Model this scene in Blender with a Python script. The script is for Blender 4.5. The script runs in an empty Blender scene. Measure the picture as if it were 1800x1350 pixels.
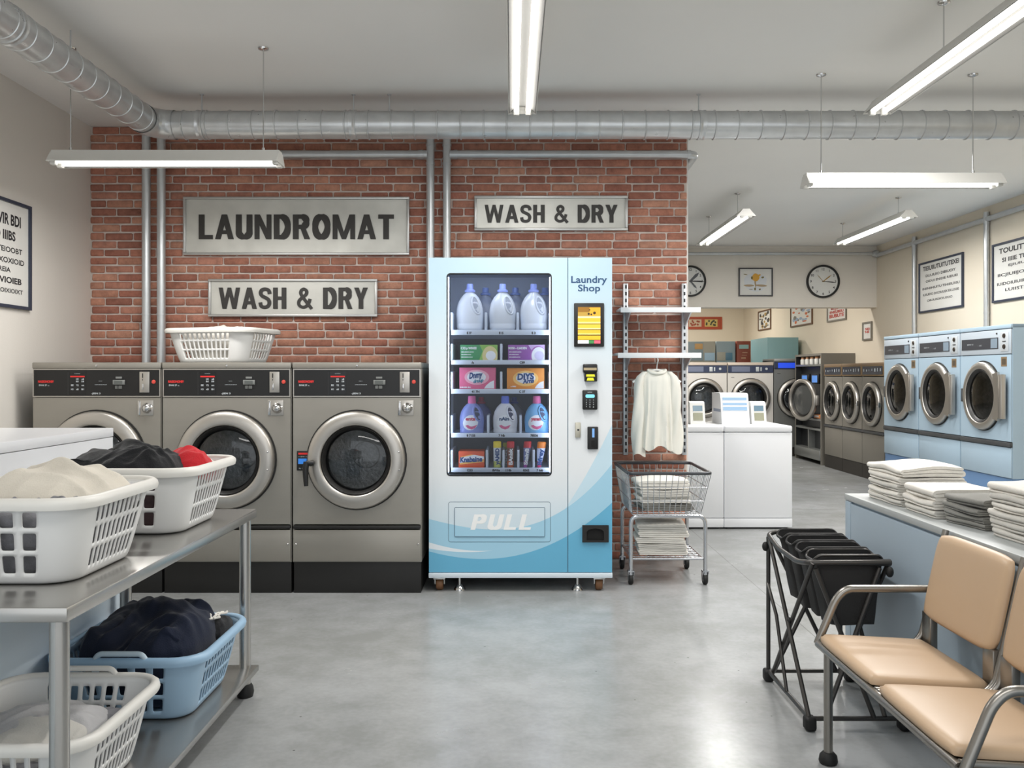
import bpy, bmesh, math, random
from mathutils import Vector, Matrix, noise
import numpy as np
C = bpy.context.scene.collection
PI = math.pi
F, HX, HY, CAMZ = 1545.0, 900.0, 660.0, 1.25      # focal length in pixels, vanishing point, eye height

def at(px, py, Y):                                 # photo measurement at depth Y -> metres
    return ((px-HX)/F*Y, Y, CAMZ-(py-HY)/F*Y)
def wx(px, Y): return (px-HX)/F*Y
def wz(py, Y): return CAMZ-(py-HY)/F*Y

def lin(c):
    if isinstance(c, str):
        c = c.lstrip('#'); c = [int(c[i:i+2], 16)/255 for i in (0, 2, 4)]
    else:
        c = [v/255 for v in c[:3]]
    return tuple(v/12.92 if v <= 0.04045 else ((v+0.055)/1.055)**2.4 for v in c)+(1.0,)

# ------------------------------------------------------------------ materials
MATS = {}
def mat(name, col, rough=0.5, metal=0.0, spec=0.5, bump=0.0, bscale=40, var=0.0, vscale=6, coat=0.0, emit=None,
        estr=0.0, stretch=None, trans=0.0, sheen=0.0, rvar=0.0, detail=4, bdist=0.02):
    if name in MATS: return MATS[name]
    m = bpy.data.materials.new(name); m.use_nodes = True
    nt = m.node_tree; b = nt.nodes['Principled BSDF']; out = nt.nodes['Material Output']
    c = lin(col)
    b.inputs['Base Color'].default_value = c
    b.inputs['Roughness'].default_value = rough
    b.inputs['Metallic'].default_value = metal
    b.inputs['Specular IOR Level'].default_value = spec
    b.inputs['Coat Weight'].default_value = coat
    b.inputs['Sheen Weight'].default_value = sheen
    if emit is not None:
        b.inputs['Emission Color'].default_value = lin(emit); b.inputs['Emission Strength'].default_value = estr
    if bump or var or rvar:
        tc = nt.nodes.new('ShaderNodeTexCoord'); mp = nt.nodes.new('ShaderNodeMapping')
        nt.links.new(tc.outputs['Object'], mp.inputs['Vector'])
        if stretch: mp.inputs['Scale'].default_value = stretch
    if var:
        n = nt.nodes.new('ShaderNodeTexNoise'); n.inputs['Scale'].default_value = vscale; n.inputs['Detail'].default_value = detail
        nt.links.new(mp.outputs['Vector'], n.inputs['Vector'])
        r = nt.nodes.new('ShaderNodeValToRGB')
        r.color_ramp.elements[0].position = .3; r.color_ramp.elements[1].position = .7
        r.color_ramp.elements[0].color = tuple(v*(1-var) for v in c[:3])+(1,)
        r.color_ramp.elements[1].color = tuple(min(1, v*(1+var*.6)) for v in c[:3])+(1,)
        nt.links.new(n.outputs['Fac'], r.inputs['Fac']); nt.links.new(r.outputs['Color'], b.inputs['Base Color'])
    if rvar:
        n2 = nt.nodes.new('ShaderNodeTexNoise'); n2.inputs['Scale'].default_value = vscale*1.7; n2.inputs['Detail'].default_value = 5
        nt.links.new(mp.outputs['Vector'], n2.inputs['Vector'])
        mr = nt.nodes.new('ShaderNodeMapRange'); mr.inputs['To Min'].default_value = max(0, rough-rvar); mr.inputs['To Max'].default_value = rough+rvar
        nt.links.new(n2.outputs['Fac'], mr.inputs['Value']); nt.links.new(mr.outputs['Result'], b.inputs['Roughness'])
    if bump:
        n3 = nt.nodes.new('ShaderNodeTexNoise'); n3.inputs['Scale'].default_value = bscale; n3.inputs['Detail'].default_value = 5
        nt.links.new(mp.outputs['Vector'], n3.inputs['Vector'])
        bp = nt.nodes.new('ShaderNodeBump'); bp.inputs['Strength'].default_value = bump; bp.inputs['Distance'].default_value = bdist
        nt.links.new(n3.outputs['Fac'], bp.inputs['Height']); nt.links.new(bp.outputs['Normal'], b.inputs['Normal'])
    if trans:
        t = nt.nodes.new('ShaderNodeBsdfTransparent'); mx = nt.nodes.new('ShaderNodeMixShader'); mx.inputs['Fac'].default_value = trans
        nt.links.new(b.outputs['BSDF'], mx.inputs[1]); nt.links.new(t.outputs['BSDF'], mx.inputs[2])
        nt.links.new(mx.outputs['Shader'], out.inputs['Surface'])
    MATS[name] = m
    return m

# ------------------------------------------------------------------ mesh builder
class MB:
    def __init__(s): s.v = []; s.f = []; s.mi = []; s.slot = 0; s.col = None
    def add(s, vs, fs):
        o = len(s.v); s.v += [tuple(v) for v in vs]
        for f in fs: s.f.append([i+o for i in f]); s.mi.append(s.slot)
        return s
    def box(s, x0, x1, y0, y1, z0, z1, bev=0.0, seg=2, rot=0.0):
        if bev <= 0:
            vs = [(x, y, z) for z in (z0, z1) for y in (y0, y1) for x in (x0, x1)]
            fs = [(0, 2, 3, 1), (4, 5, 7, 6), (0, 1, 5, 4), (2, 6, 7, 3), (0, 4, 6, 2), (1, 3, 7, 5)]
        else:
            bm = bmesh.new(); bmesh.ops.create_cube(bm, size=1)
            for v in bm.verts:
                v.co = Vector(((x0+x1)/2+v.co.x*(x1-x0), (y0+y1)/2+v.co.y*(y1-y0), (z0+z1)/2+v.co.z*(z1-z0)))
            bev = min(bev, .49*min(x1-x0, y1-y0, z1-z0))
            bmesh.ops.bevel(bm, geom=bm.edges[:], offset=bev, segments=seg, profile=.5, affect='EDGES')
            vs = [tuple(v.co) for v in bm.verts]; bm.verts.index_update(); fs = [[v.index for v in f.verts] for f in bm.faces]; bm.free()
        if rot:
            cx, cy = (x0+x1)/2, (y0+y1)/2; ca, sa = math.cos(rot), math.sin(rot)
            vs = [(cx+(x-cx)*ca-(y-cy)*sa, cy+(x-cx)*sa+(y-cy)*ca, z) for x, y, z in vs]
        return s.add(vs, fs)
    def tube(s, pts, r, n=8, closed=False, caps=True):
        P = [Vector(p) for p in pts]; m = len(P); R = r if isinstance(r, (list, tuple)) else [r]*m
        vs = []; prev = None
        for i in range(m):
            if closed: t = (P[(i+1) % m]-P[i-1])
            else: t = P[min(i+1, m-1)]-P[max(i-1, 0)]
            t = t.normalized() if t.length > 1e-9 else Vector((0, 0, 1))
            if prev is None:
                a = Vector((0, 0, 1)) if abs(t.z) < .9 else Vector((1, 0, 0))
                u = t.cross(a).normalized()
            else:
                u = (prev-t*prev.dot(t))
                u = u.normalized() if u.length > 1e-6 else t.orthogonal().normalized()
            prev = u; w = t.cross(u)
            k = 1.0
            if 0 < i < m-1 or closed:
                d1 = (P[i]-P[i-1]).normalized(); d2 = (P[(i+1) % m]-P[i]).normalized()
                k = 1/max(.6, math.sqrt(max(.05, (1+d1.dot(d2))/2)))
            for j in range(n):
                a = 2*PI*j/n
                vs.append(P[i]+(u*math.cos(a)+w*math.sin(a))*R[i]*(k if abs(k-1) < .7 else 1))
        fs = []
        for i in range(m if closed else m-1):
            for j in range(n):
                i2 = (i+1) % m
                fs.append((i*n+j, i*n+(j+1) % n, i2*n+(j+1) % n, i2*n+j))
        if caps and not closed:
            fs.append(list(range(n))[::-1]); fs.append([(m-1)*n+j for j in range(n)])
        return s.add(vs, fs)
    def lathe(s, prof, c=(0, 0, 0), axis='z', n=32, sx=1.0, sy=1.0, a0=0.0, a1=2*PI):
        full = abs(a1-a0-2*PI) < 1e-6; nn = n if full else n+1
        vs = []
        for r, h in prof:
            for j in range(nn):
                a = a0+(a1-a0)*j/n; p = (r*math.cos(a)*sx, r*math.sin(a)*sy)
                if axis == 'z': q = (p[0], p[1], h)
                elif axis == 'y': q = (p[0], h, p[1])
                else: q = (h, p[0], p[1])
                vs.append((c[0]+q[0], c[1]+q[1], c[2]+q[2]))
        fs = []
        for i in range(len(prof)-1):
            for j in range(n):
                j2 = (j+1) % nn
                fs.append((i*nn+j, i*nn+j2, (i+1)*nn+j2, (i+1)*nn+j))
        return s.add(vs, fs)
    def cyl(s, p0, p1, r, n=16): return s.tube([p0, p1], r, n)
    def prism(s, poly, axis, h0, h1):
        n = len(poly)
        def q(p, h): return {'x': (h, p[0], p[1]), 'y': (p[0], h, p[1]), 'z': (p[0], p[1], h)}[axis]
        vs = [q(p, h0) for p in poly]+[q(p, h1) for p in poly]
        fs = [list(range(n))[::-1], [n+i for i in range(n)]]+[(i, (i+1) % n, n+(i+1) % n, n+i) for i in range(n)]
        return s.add(vs, fs)
    def grid(s, fn, nu, nv, cu=False):
        vs = [fn(i/nu, j/nv) for j in range(nv+1) for i in range(nu+(0 if cu else 1))]
        w = nu if cu else nu+1
        fs = [(j*w+i, j*w+(i+1) % w, (j+1)*w+(i+1) % w, (j+1)*w+i) for j in range(nv) for i in range(nu)]
        return s.add(vs, fs)
    def sphere(s, c, r, n=12, m=8, sc=(1, 1, 1)):
        return s.grid(lambda u, v: (c[0]+r*sc[0]*math.cos(2*PI*u)*math.sin(PI*v), c[1]+r*sc[1]*math.sin(2*PI*u)*math.sin(PI*v), c[2]+r*sc[2]*math.cos(PI*v)), n, m, True)
    def hole_plate(s, inner, x0, x1, z0, z1, y0, y1):
        fine = []
        for i, p in enumerate(inner):
            q = inner[(i+1) % len(inner)]; k = max(1, int(math.dist(p, q)/.03))
            fine += [(p[0]+(q[0]-p[0])*j/k, p[1]+(q[1]-p[1])*j/k) for j in range(k)]
        inner = fine
        # flat plate in x/z with a hole (inner = list of x,z, counter-clockwise), front at y0, reveal back to y1
        cx = sum(p[0] for p in inner)/len(inner); cz = sum(p[1] for p in inner)/len(inner); n = len(inner)
        outer = []
        for px, pz in inner:
            dx, dz = px-cx, pz-cz; t = 1e9
            if dx > 1e-9: t = min(t, (x1-cx)/dx)
            if dx < -1e-9: t = min(t, (x0-cx)/dx)
            if dz > 1e-9: t = min(t, (z1-cz)/dz)
            if dz < -1e-9: t = min(t, (z0-cz)/dz)
            outer.append((cx+dx*t, cz+dz*t))
        vs = [(p[0], y0, p[1]) for p in inner]+[(p[0], y0, p[1]) for p in outer]+[(p[0], y1, p[1]) for p in inner]
        corners = [(x0, z0), (x1, z0), (x1, z1), (x0, z1)]
        ci = []
        for c in corners: ci.append(len(vs)); vs.append((c[0], y0, c[1]))
        fs = []
        e = 1e-6
        def side(p): 
            r = set()
            if abs(p[0]-x0) < e: r.add('l')
            if abs(p[0]-x1) < e: r.add('r')
            if abs(p[1]-z0) < e: r.add('b')
            if abs(p[1]-z1) < e: r.add('t')
            return r
        for i in range(n):
            j = (i+1) % n
            f = [i, n+i]
            if not (side(outer[i]) & side(outer[j])):
                need = side(outer[i]) | side(outer[j])
                for k, cs in enumerate(({'l', 'b'}, {'r', 'b'}, {'r', 't'}, {'l', 't'})):
                    if cs <= need: f.append(ci[k])
            f += [n+j, j]
            fs.append(f); fs.append((i, j, 2*n+j, 2*n+i))
        # rim of the plate
        o = len(vs)
        for c in corners: vs.append((c[0], y1, c[1]))
        for k in range(4): fs.append((ci[k], o+k, o+(k+1) % 4, ci[(k+1) % 4]))
        return s.add(vs, fs)
    def text(s, st, o, xd, zd, h, width=None, bold=0.0, ext=0.0, align='l', ysquash=None):
        vs, fs, w = text_geo(st, bold, ext/h if h else 0)
        xd = Vector(xd); zd = Vector(zd); nd = xd.cross(zd)
        k = (width/(w*h)) if width else 1.0
        W = w*h*k
        off = {'l': 0, 'c': -W/2, 'r': -W}[align]
        o = Vector(o)
        return s.add([o+xd*(x*h*k+off)+zd*(y*h)+nd*(z*h) for x, y, z in vs], fs)
    def build(s, name, mats, parent=None, smooth=40, world=False, weld=False, solid=None):
        me = bpy.data.meshes.new(name)
        vs = s.v
        if world and parent is not None:
            L = parent.location if parent.parent is None else parent.parent.location
            vs = [(x-L[0], y-L[1], z-L[2]) for x, y, z in vs]
        me.from_pydata(vs, [], s.f)
        if not isinstance(mats, (list, tuple)): mats = [mats]
        for m in mats: me.materials.append(m)
        if any(s.mi): me.polygons.foreach_set('material_index', s.mi)
        if s.col:
            a = me.color_attributes.new('Col', 'FLOAT_COLOR', 'POINT')
            a.data.foreach_set('color', [c for v in s.col for c in v])
        bm = bmesh.new(); bm.from_mesh(me)
        if weld: bmesh.ops.remove_doubles(bm, verts=bm.verts[:], dist=1e-5)
        bmesh.ops.recalc_face_normals(bm, faces=bm.faces[:])
        bm.to_mesh(me); bm.free()
        if smooth:
            me.polygons.foreach_set('use_smooth', [True]*len(me.polygons))
            me.set_sharp_from_angle(angle=math.radians(smooth))
        me.update()
        ob = bpy.data.objects.new(name, me); C.objects.link(ob)
        if parent is not None: ob.parent = parent
        if solid:
            md = ob.modifiers.new('thickness', 'SOLIDIFY'); md.thickness = solid; md.offset = 0
        return ob

TXT = {}
def text_geo(st, bold=0.0, ext=0.0):
    key = (st, round(bold, 4), round(ext, 4))
    if key in TXT: return TXT[key]
    cu = bpy.data.curves.new('txt', 'FONT'); cu.body = st; cu.size = 1.0; cu.offset = bold; cu.extrude = ext/2*.72 if ext else 0; cu.resolution_u = 3
    cu.fill_mode = 'BOTH'
    ob = bpy.data.objects.new('txt', cu)
    me = ob.to_mesh()
    vs = [tuple(v.co) for v in me.vertices]; fs = [tuple(p.vertices) for p in me.polygons]
    ob.to_mesh_clear(); bpy.data.objects.remove(ob); bpy.data.curves.remove(cu)
    k = 1/.72                                        # cap height to one
    x0 = min(v[0] for v in vs); x1 = max(v[0] for v in vs)
    vs = [((x-x0)*k, y*k, z*k) for x, y, z in vs]
    TXT[key] = (vs, fs, (x1-x0)*k)
    return TXT[key]

def tag(o, label=None, cat=None, group=None, kind=None):
    if label: o['label'] = label
    if cat: o['category'] = cat
    if group: o['group'] = group
    if kind: o['kind'] = kind
    return o
def thing(name, label, cat, loc=(0, 0, 0), rz=0.0, group=None):
    o = bpy.data.objects.new(name, None); C.objects.link(o); o.location = loc; o.rotation_euler = (0, 0, rz)
    o.empty_display_size = .1
    return tag(o, label, cat, group)
def struct(o): o['kind'] = 'structure'; return o
def copy_tree(root, loc=None, rz=None, label=None, group=None):
    def cp(o, par):
        c = o.copy(); C.objects.link(c)
        if par is not None: c.parent = par
        for ch in list(o.children): cp(ch, c)
        return c
    r = cp(root, None)
    if loc is not None: r.location = loc
    if rz is not None: r.rotation_euler = (0, 0, rz)
    if label: r['label'] = label
    if group: r['group'] = group
    return r
def circle(r, n, c=(0, 0)): return [(c[0]+r*math.cos(2*PI*i/n), c[1]+r*math.sin(2*PI*i/n)) for i in range(n)]
def rrect(x0, x1, z0, z1, r, k=4):
    pts = []
    for cx, cz, a in ((x1-r, z0+r, -PI/2), (x1-r, z1-r, 0), (x0+r, z1-r, PI/2), (x0+r, z0+r, PI)):
        for i in range(k+1): pts.append((cx+r*math.cos(a+PI/2*i/k), cz+r*math.sin(a+PI/2*i/k)))
    return pts
def arc_pts(pts, rad, k=5):
    """polyline with rounded corners"""
    P = [Vector(p) for p in pts]; out = [P[0]]
    for i in range(1, len(P)-1):
        a = (P[i-1]-P[i]); b = (P[i+1]-P[i]); r = min(rad, a.length*.48, b.length*.48)
        p0 = P[i]+a.normalized()*r; p1 = P[i]+b.normalized()*r
        for j in range(k+1):
            t = j/k; out.append(p0*(1-t)**2+P[i]*2*t*(1-t)+p1*t*t)
    out.append(P[-1]); return out
def nz(x, y, z): return noise.noise(Vector((x, y, z)))

# common materials
STEEL = mat('brushed_steel', (156, 152, 144), .40, .6, var=.05, vscale=2.5, stretch=(1, 1, 4), rvar=.05)
STEEL_RING = mat('door_ring_steel', (186, 182, 176), .36, .9, rvar=.04)
CHROME = mat('chrome', (205, 205, 205), .12, 1.0)
GALV = mat('galvanised', (206, 208, 209), .30, .6, var=.10, vscale=9, rvar=.07, bump=.03, bscale=14)
GALV_PIPE = mat('galvanised_pipe', (198, 201, 203), .32, .5, var=.06, vscale=14)
BLACK = mat('black_plastic', (18, 18, 19), .38)
BLACKM = mat('black_matt', (22, 21, 20), .55)
DARKG = mat('dark_gasket', (26, 25, 24), .45)
GASKET = DARKG
WHITE = mat('white_enamel', (236, 238, 242), .28, coat=.15)
WHITE_P = mat('white_plastic', (226, 226, 222), .42)
RED_T = mat('red_print', (200, 38, 36), .5, emit=(200, 38, 36), estr=.25)
GREY_T = mat('pale_print', (190, 196, 200), .5)
INK = mat('ink', (38, 38, 42), .6)
NAVY_T = mat('navy_print', (36, 74, 116), .5)
TUBE_L = mat('lit_tube', (255, 255, 255), .4, emit=(255, 252, 246), estr=5.0)
LAMPW = mat('lamp_white', (206, 205, 200), .4)
RUBBER = mat('rubber', (20, 20, 20), .6)

def glass_mat(name, tint=(255, 255, 255), refl=.10, rough=.02):
    m = bpy.data.materials.new(name); m.use_nodes = True; nt = m.node_tree; nt.nodes.clear()
    o = nt.nodes.new('ShaderNodeOutputMaterial'); t = nt.nodes.new('ShaderNodeBsdfTransparent'); g = nt.nodes.new('ShaderNodeBsdfGlossy')
    t.inputs['Color'].default_value = lin(tint); g.inputs['Roughness'].default_value = rough
    fr = nt.nodes.new('ShaderNodeFresnel'); fr.inputs['IOR'].default_value = 1.5
    mu = nt.nodes.new('ShaderNodeMath'); mu.operation = 'ADD'; mu.inputs[1].default_value = refl-.04; mu.use_clamp = True
    nt.links.new(fr.outputs['Fac'], mu.inputs[0])
    mx = nt.nodes.new('ShaderNodeMixShader'); nt.links.new(mu.outputs[0], mx.inputs['Fac'])
    nt.links.new(t.outputs[0], mx.inputs[1]); nt.links.new(g.outputs[0], mx.inputs[2]); nt.links.new(mx.outputs[0], o.inputs['Surface'])
    return m
GLASS = glass_mat('clear_glass', (250, 252, 255), .015)
GLASS_DARK = glass_mat('smoked_glass', (190, 196, 202), .06)

# ------------------------------------------------------------------ condensed grotesque capitals for the metal signs
def ribbon(pts, w, closed=False):
    P = [Vector(p) for p in pts]; n = len(P); L, R = [], []
    for i in range(n):
        a = P[i-1] if (i or closed) else P[i]; b = P[(i+1) % n] if (i < n-1 or closed) else P[i]
        d1 = (P[i]-a); d2 = (b-P[i])
        d1 = d1.normalized() if d1.length > 1e-9 else d2.normalized(); d2 = d2.normalized() if d2.length > 1e-9 else d1
        t = (d1+d2).normalized(); nn = Vector((-t.y, t.x)); k = 1/max(.5, nn.dot(Vector((-d1.y, d1.x))))
        ww = w(i, t) if callable(w) else w
        L.append(P[i]+nn*ww/2*k); R.append(P[i]-nn*ww/2*k)
    m = n if closed else n-1
    return [[tuple(L[i]), tuple(L[(i+1) % n]), tuple(R[(i+1) % n]), tuple(R[i])] for i in range(m)]
def glyph(ch):
    s, h = .20, .165                                   # stem and bar weight
    wv = lambda i, t: s*abs(t.y)+h*abs(t.x)
    def arc(cx, cy, rx, ry, a, b, k=10): return [(cx+rx*math.cos(math.radians(a+(b-a)*i/k)), cy+ry*math.sin(math.radians(a+(b-a)*i/k))) for i in range(k+1)]
    def bar(x0, x1, y0, y1): return [(x0, y0), (x1, y0), (x1, y1), (x0, y1)]
    def bez(ps, k=6):
        """Catmull-Rom through the points"""
        o = []; q = [ps[0]]+ps+[ps[-1]]
        for i in range(1, len(q)-2):
            for j in range(k):
                t = j/k; a, b, c, d = q[i-1], q[i], q[i+1], q[i+2]
                o.append(tuple(.5*((2*b[m])+(-a[m]+c[m])*t+(2*a[m]-5*b[m]+4*c[m]-d[m])*t*t+(-a[m]+3*b[m]-3*c[m]+d[m])*t**3) for m in (0, 1)))
        return o+[ps[-1]]
    if ch == 'L': return .50, [bar(0, s, 0, 1), bar(s, .5, 0, h)]
    if ch == 'A': return .66, [[(0, 0), (.19, 0), (.425, 1), (.235, 1)], [(.47, 0), (.66, 0), (.425, 1), (.235, 1)], [(.13, .21), (.53, .21), (.50, .36), (.16, .36)]]
    if ch == 'U': return .58, ribbon([(s/2, 1)]+arc(.29, .30, .29-s/2, .30-h/2, 180, 360)+[(.58-s/2, 1)], wv)
    if ch == 'N': return .60, [bar(0, .17, 0, 1), bar(.43, .60, 0, 1), [(0, 1), (.19, 1), (.60, 0), (.41, 0)]]
    if ch == 'D': return .60, [bar(0, s, 0, 1)]+ribbon([(s*.5, 1-h/2), (.27, 1-h/2)]+arc(.27, .5, .33-s/2, .5-h/2, 90, -90, 14)+[(s*.5, h/2)], wv)
    if ch == 'R': return .61, [bar(0, s, 0, 1), [(.26, .46), (.45, .44), (.61, 0), (.41, 0)]]+ribbon([(s*.5, 1-h/2), (.32, 1-h/2)]+arc(.32, .71, .26-s/2, .29-h/2, 90, -90, 12)+[(s*.5, .42+h/2)], wv)
    if ch == 'P': return .56, [bar(0, s, 0, 1)]+ribbon([(s*.5, 1-h/2), (.30, 1-h/2)]+arc(.30, .70, .26-s/2, .30-h/2, 90, -90, 12)+[(s*.5, .40+h/2)], wv)
    if ch == 'O': return .64, ribbon(arc(.32, .5, .32-s/2, .5-h/2+.008, 0, 360, 28)[:-1], wv, True)
    if ch == 'M': return .80, [bar(0, .17, 0, 1), bar(.63, .80, 0, 1), [(0, 1), (.2, 1), (.475, 0), (.325, 0)], [(.6, 1), (.8, 1), (.475, 0), (.325, 0)]]
    if ch == 'T': return .56, [bar(0, .56, 1-h, 1), bar(.28-s/2, .28+s/2, 0, 1-h)]
    if ch == 'W': return .94, [[(0, 1), (.175, 1), (.34, 0), (.165, 0)], [(.165, 0), (.34, 0), (.545, 1), (.395, 1)], [(.94, 1), (.765, 1), (.60, 0), (.775, 0)], [(.775, 0), (.60, 0), (.395, 1), (.545, 1)]]
    if ch == 'S': return .56, ribbon(bez([(.49, .70), (.44, .87), (.29, .925), (.14, .88), (.09, .74), (.15, .61), (.30, .525), (.43, .43), (.475, .28), (.42, .13), (.28, .072), (.12, .12), (.07, .30)]), .165)
    if ch == 'H': return .58, [bar(0, s, 0, 1), bar(.58-s, .58, 0, 1), bar(s, .58-s, .425, .58)]
    if ch == '&': return .70, ribbon(bez([(.66, .0), (.44, .30), (.20, .66), (.19, .84), (.31, .93), (.43, .84), (.41, .68), (.25, .54), (.10, .37), (.10, .18), (.25, .075), (.42, .12), (.54, .30), (.585, .47)]), .145)
    if ch == 'Y': return .60, [[(0, 1), (.2, 1), (.39, .42), (.205, .42)], [(.60, 1), (.40, 1), (.21, .42), (.395, .42)], bar(.3-s/2, .3+s/2, 0, .47)]
    return .30, []
def sign_text(b, st, x0, x1, z0, z1, y0, y1, slant=0.0, gap=.085):
    pos = []; x = 0
    for ch in st: w, polys = glyph(ch); pos.append((x, polys)); x += w+gap
    W = x-gap; h = z1-z0; kx = (x1-x0-slant*h)/W
    for x, polys in pos:
        for i, p in enumerate(polys): b.prism([(x0+(x+q[0])*kx+slant*q[1]*h, z0+q[1]*h) for q in p], 'y', y0+i*.00004, y1)
    return b
# ------------------------------------------------------------------ the room
XL, XR, YB, YF, ZC, YW = -2.87, 4.775, -2.0, 18.1, 2.945, 5.98
W_LEFT = mat('plaster_left', (224, 219, 211), .75, bump=.04, bscale=120, var=.02, vscale=2)
W_RIGHT = mat('plaster_cream', (226, 216, 198), .75, bump=.04, bscale=120, var=.02, vscale=2)
W_HEAD = mat('plaster_header', (226, 220, 210), .75, var=.02, vscale=2)
CEIL = mat('ceiling_paint', (240, 239, 236), .8, var=.025, vscale=.8)

def floor_mat():
    m = bpy.data.materials.new('polished_concrete'); m.use_nodes = True; nt = m.node_tree; b = nt.nodes['Principled BSDF']
    g = nt.nodes.new('ShaderNodeTexCoord'); L = nt.links
    def noi(sc, det, dist=0):
        n = nt.nodes.new('ShaderNodeTexNoise'); n.inputs['Scale'].default_value = sc; n.inputs['Detail'].default_value = det; n.inputs['Distortion'].default_value = dist
        L.new(g.outputs['Object'], n.inputs['Vector']); return n.outputs['Fac']
    def ma(op, a, bb, c=None):
        n = nt.nodes.new('ShaderNodeMath'); n.operation = op
        for i, v in enumerate((a, bb, c)):
            if v is None: continue
            if hasattr(v, 'links'): L.new(v, n.inputs[i])
            else: n.inputs[i].default_value = v
        return n.outputs[0]
    f = ma('MULTIPLY_ADD', noi(1.1, 6, .1), .55, ma('MULTIPLY_ADD', noi(7, 8, .1), .3, ma('MULTIPLY', noi(45, 4), .15)))
    r = nt.nodes.new('ShaderNodeValToRGB'); e = r.color_ramp.elements
    e[0].position = .41; e[0].color = lin((140, 142, 141)); e[1].position = .59; e[1].color = lin((162, 164, 165))
    L.new(f, r.inputs['Fac'])
    # dark specks and pits
    vo = nt.nodes.new('ShaderNodeTexVoronoi'); vo.inputs['Scale'].default_value = 7.0; vo.inputs['Randomness'].default_value = 1.0
    L.new(g.outputs['Object'], vo.inputs['Vector'])
    sp = ma('LESS_THAN', vo.outputs['Distance'], ma('MULTIPLY', noi(3.1, 2), .06))
    sp2 = ma('MULTIPLY', sp, .75)
    # saw-cut joints
    sx = nt.nodes.new('ShaderNodeSeparateXYZ'); L.new(g.outputs['Object'], sx.inputs[0])
    j1 = ma('LESS_THAN', ma('ABSOLUTE', ma('SUBTRACT', sx.outputs['X'], 1.45), 0), .0028)
    j2 = ma('LESS_THAN', ma('ABSOLUTE', ma('SUBTRACT', sx.outputs['Y'], 8.2), 0), .004)
    fac = ma('MAXIMUM', sp2, ma('MULTIPLY', ma('MAXIMUM', j1, j2), .5))
    mx = nt.nodes.new('ShaderNodeMix'); mx.data_type = 'RGBA'; mx.inputs['B'].default_value = lin((70, 72, 72))
    L.new(fac, mx.inputs['Factor']); L.new(r.outputs['Color'], mx.inputs['A']); L.new(mx.outputs['Result'], b.inputs['Base Color'])
    mr = nt.nodes.new('ShaderNodeMapRange'); mr.inputs['To Min'].default_value = .2; mr.inputs['To Max'].default_value = .31
    L.new(noi(2.2, 5, .1), mr.inputs['Value']); L.new(mr.outputs['Result'], b.inputs['Roughness'])
    bp = nt.nodes.new('ShaderNodeBump'); bp.inputs['Strength'].default_value = .05; bp.inputs['Distance'].default_value = .006
    L.new(noi(18, 3), bp.inputs['Height']); L.new(bp.outputs['Normal'], b.inputs['Normal'])
    b.inputs['Specular IOR Level'].default_value = .55
    return m
struct(MB().box(XL-.1, XR+.1, YB, YF+.1, -.1, 0).build('floor', floor_mat(), smooth=0))
struct(MB().box(XL-.1, XR+.1, YB, YF+.1, ZC, ZC+.1).build('ceiling', CEIL, smooth=0))
struct(MB().box(XL-.1, XL, YB, YF, 0, ZC).build('wall_left', W_LEFT, smooth=0))
struct(MB().box(XR, XR+.1, YB, YF, 0, ZC).build('wall_right', W_RIGHT, smooth=0))
struct(MB().box(XL, XR, YF, YF+.1, 0, ZC).build('wall_far', W_RIGHT, smooth=0))
struct(MB().box(XL, XR, 11.5, 11.7, 2.14, ZC, .004).build('wall_header', W_HEAD, smooth=0))
struct(MB().box(1.2, XR, 11.488, 11.5, 2.845, 2.905, .003).build('trim_1', W_HEAD, smooth=0))

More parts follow.
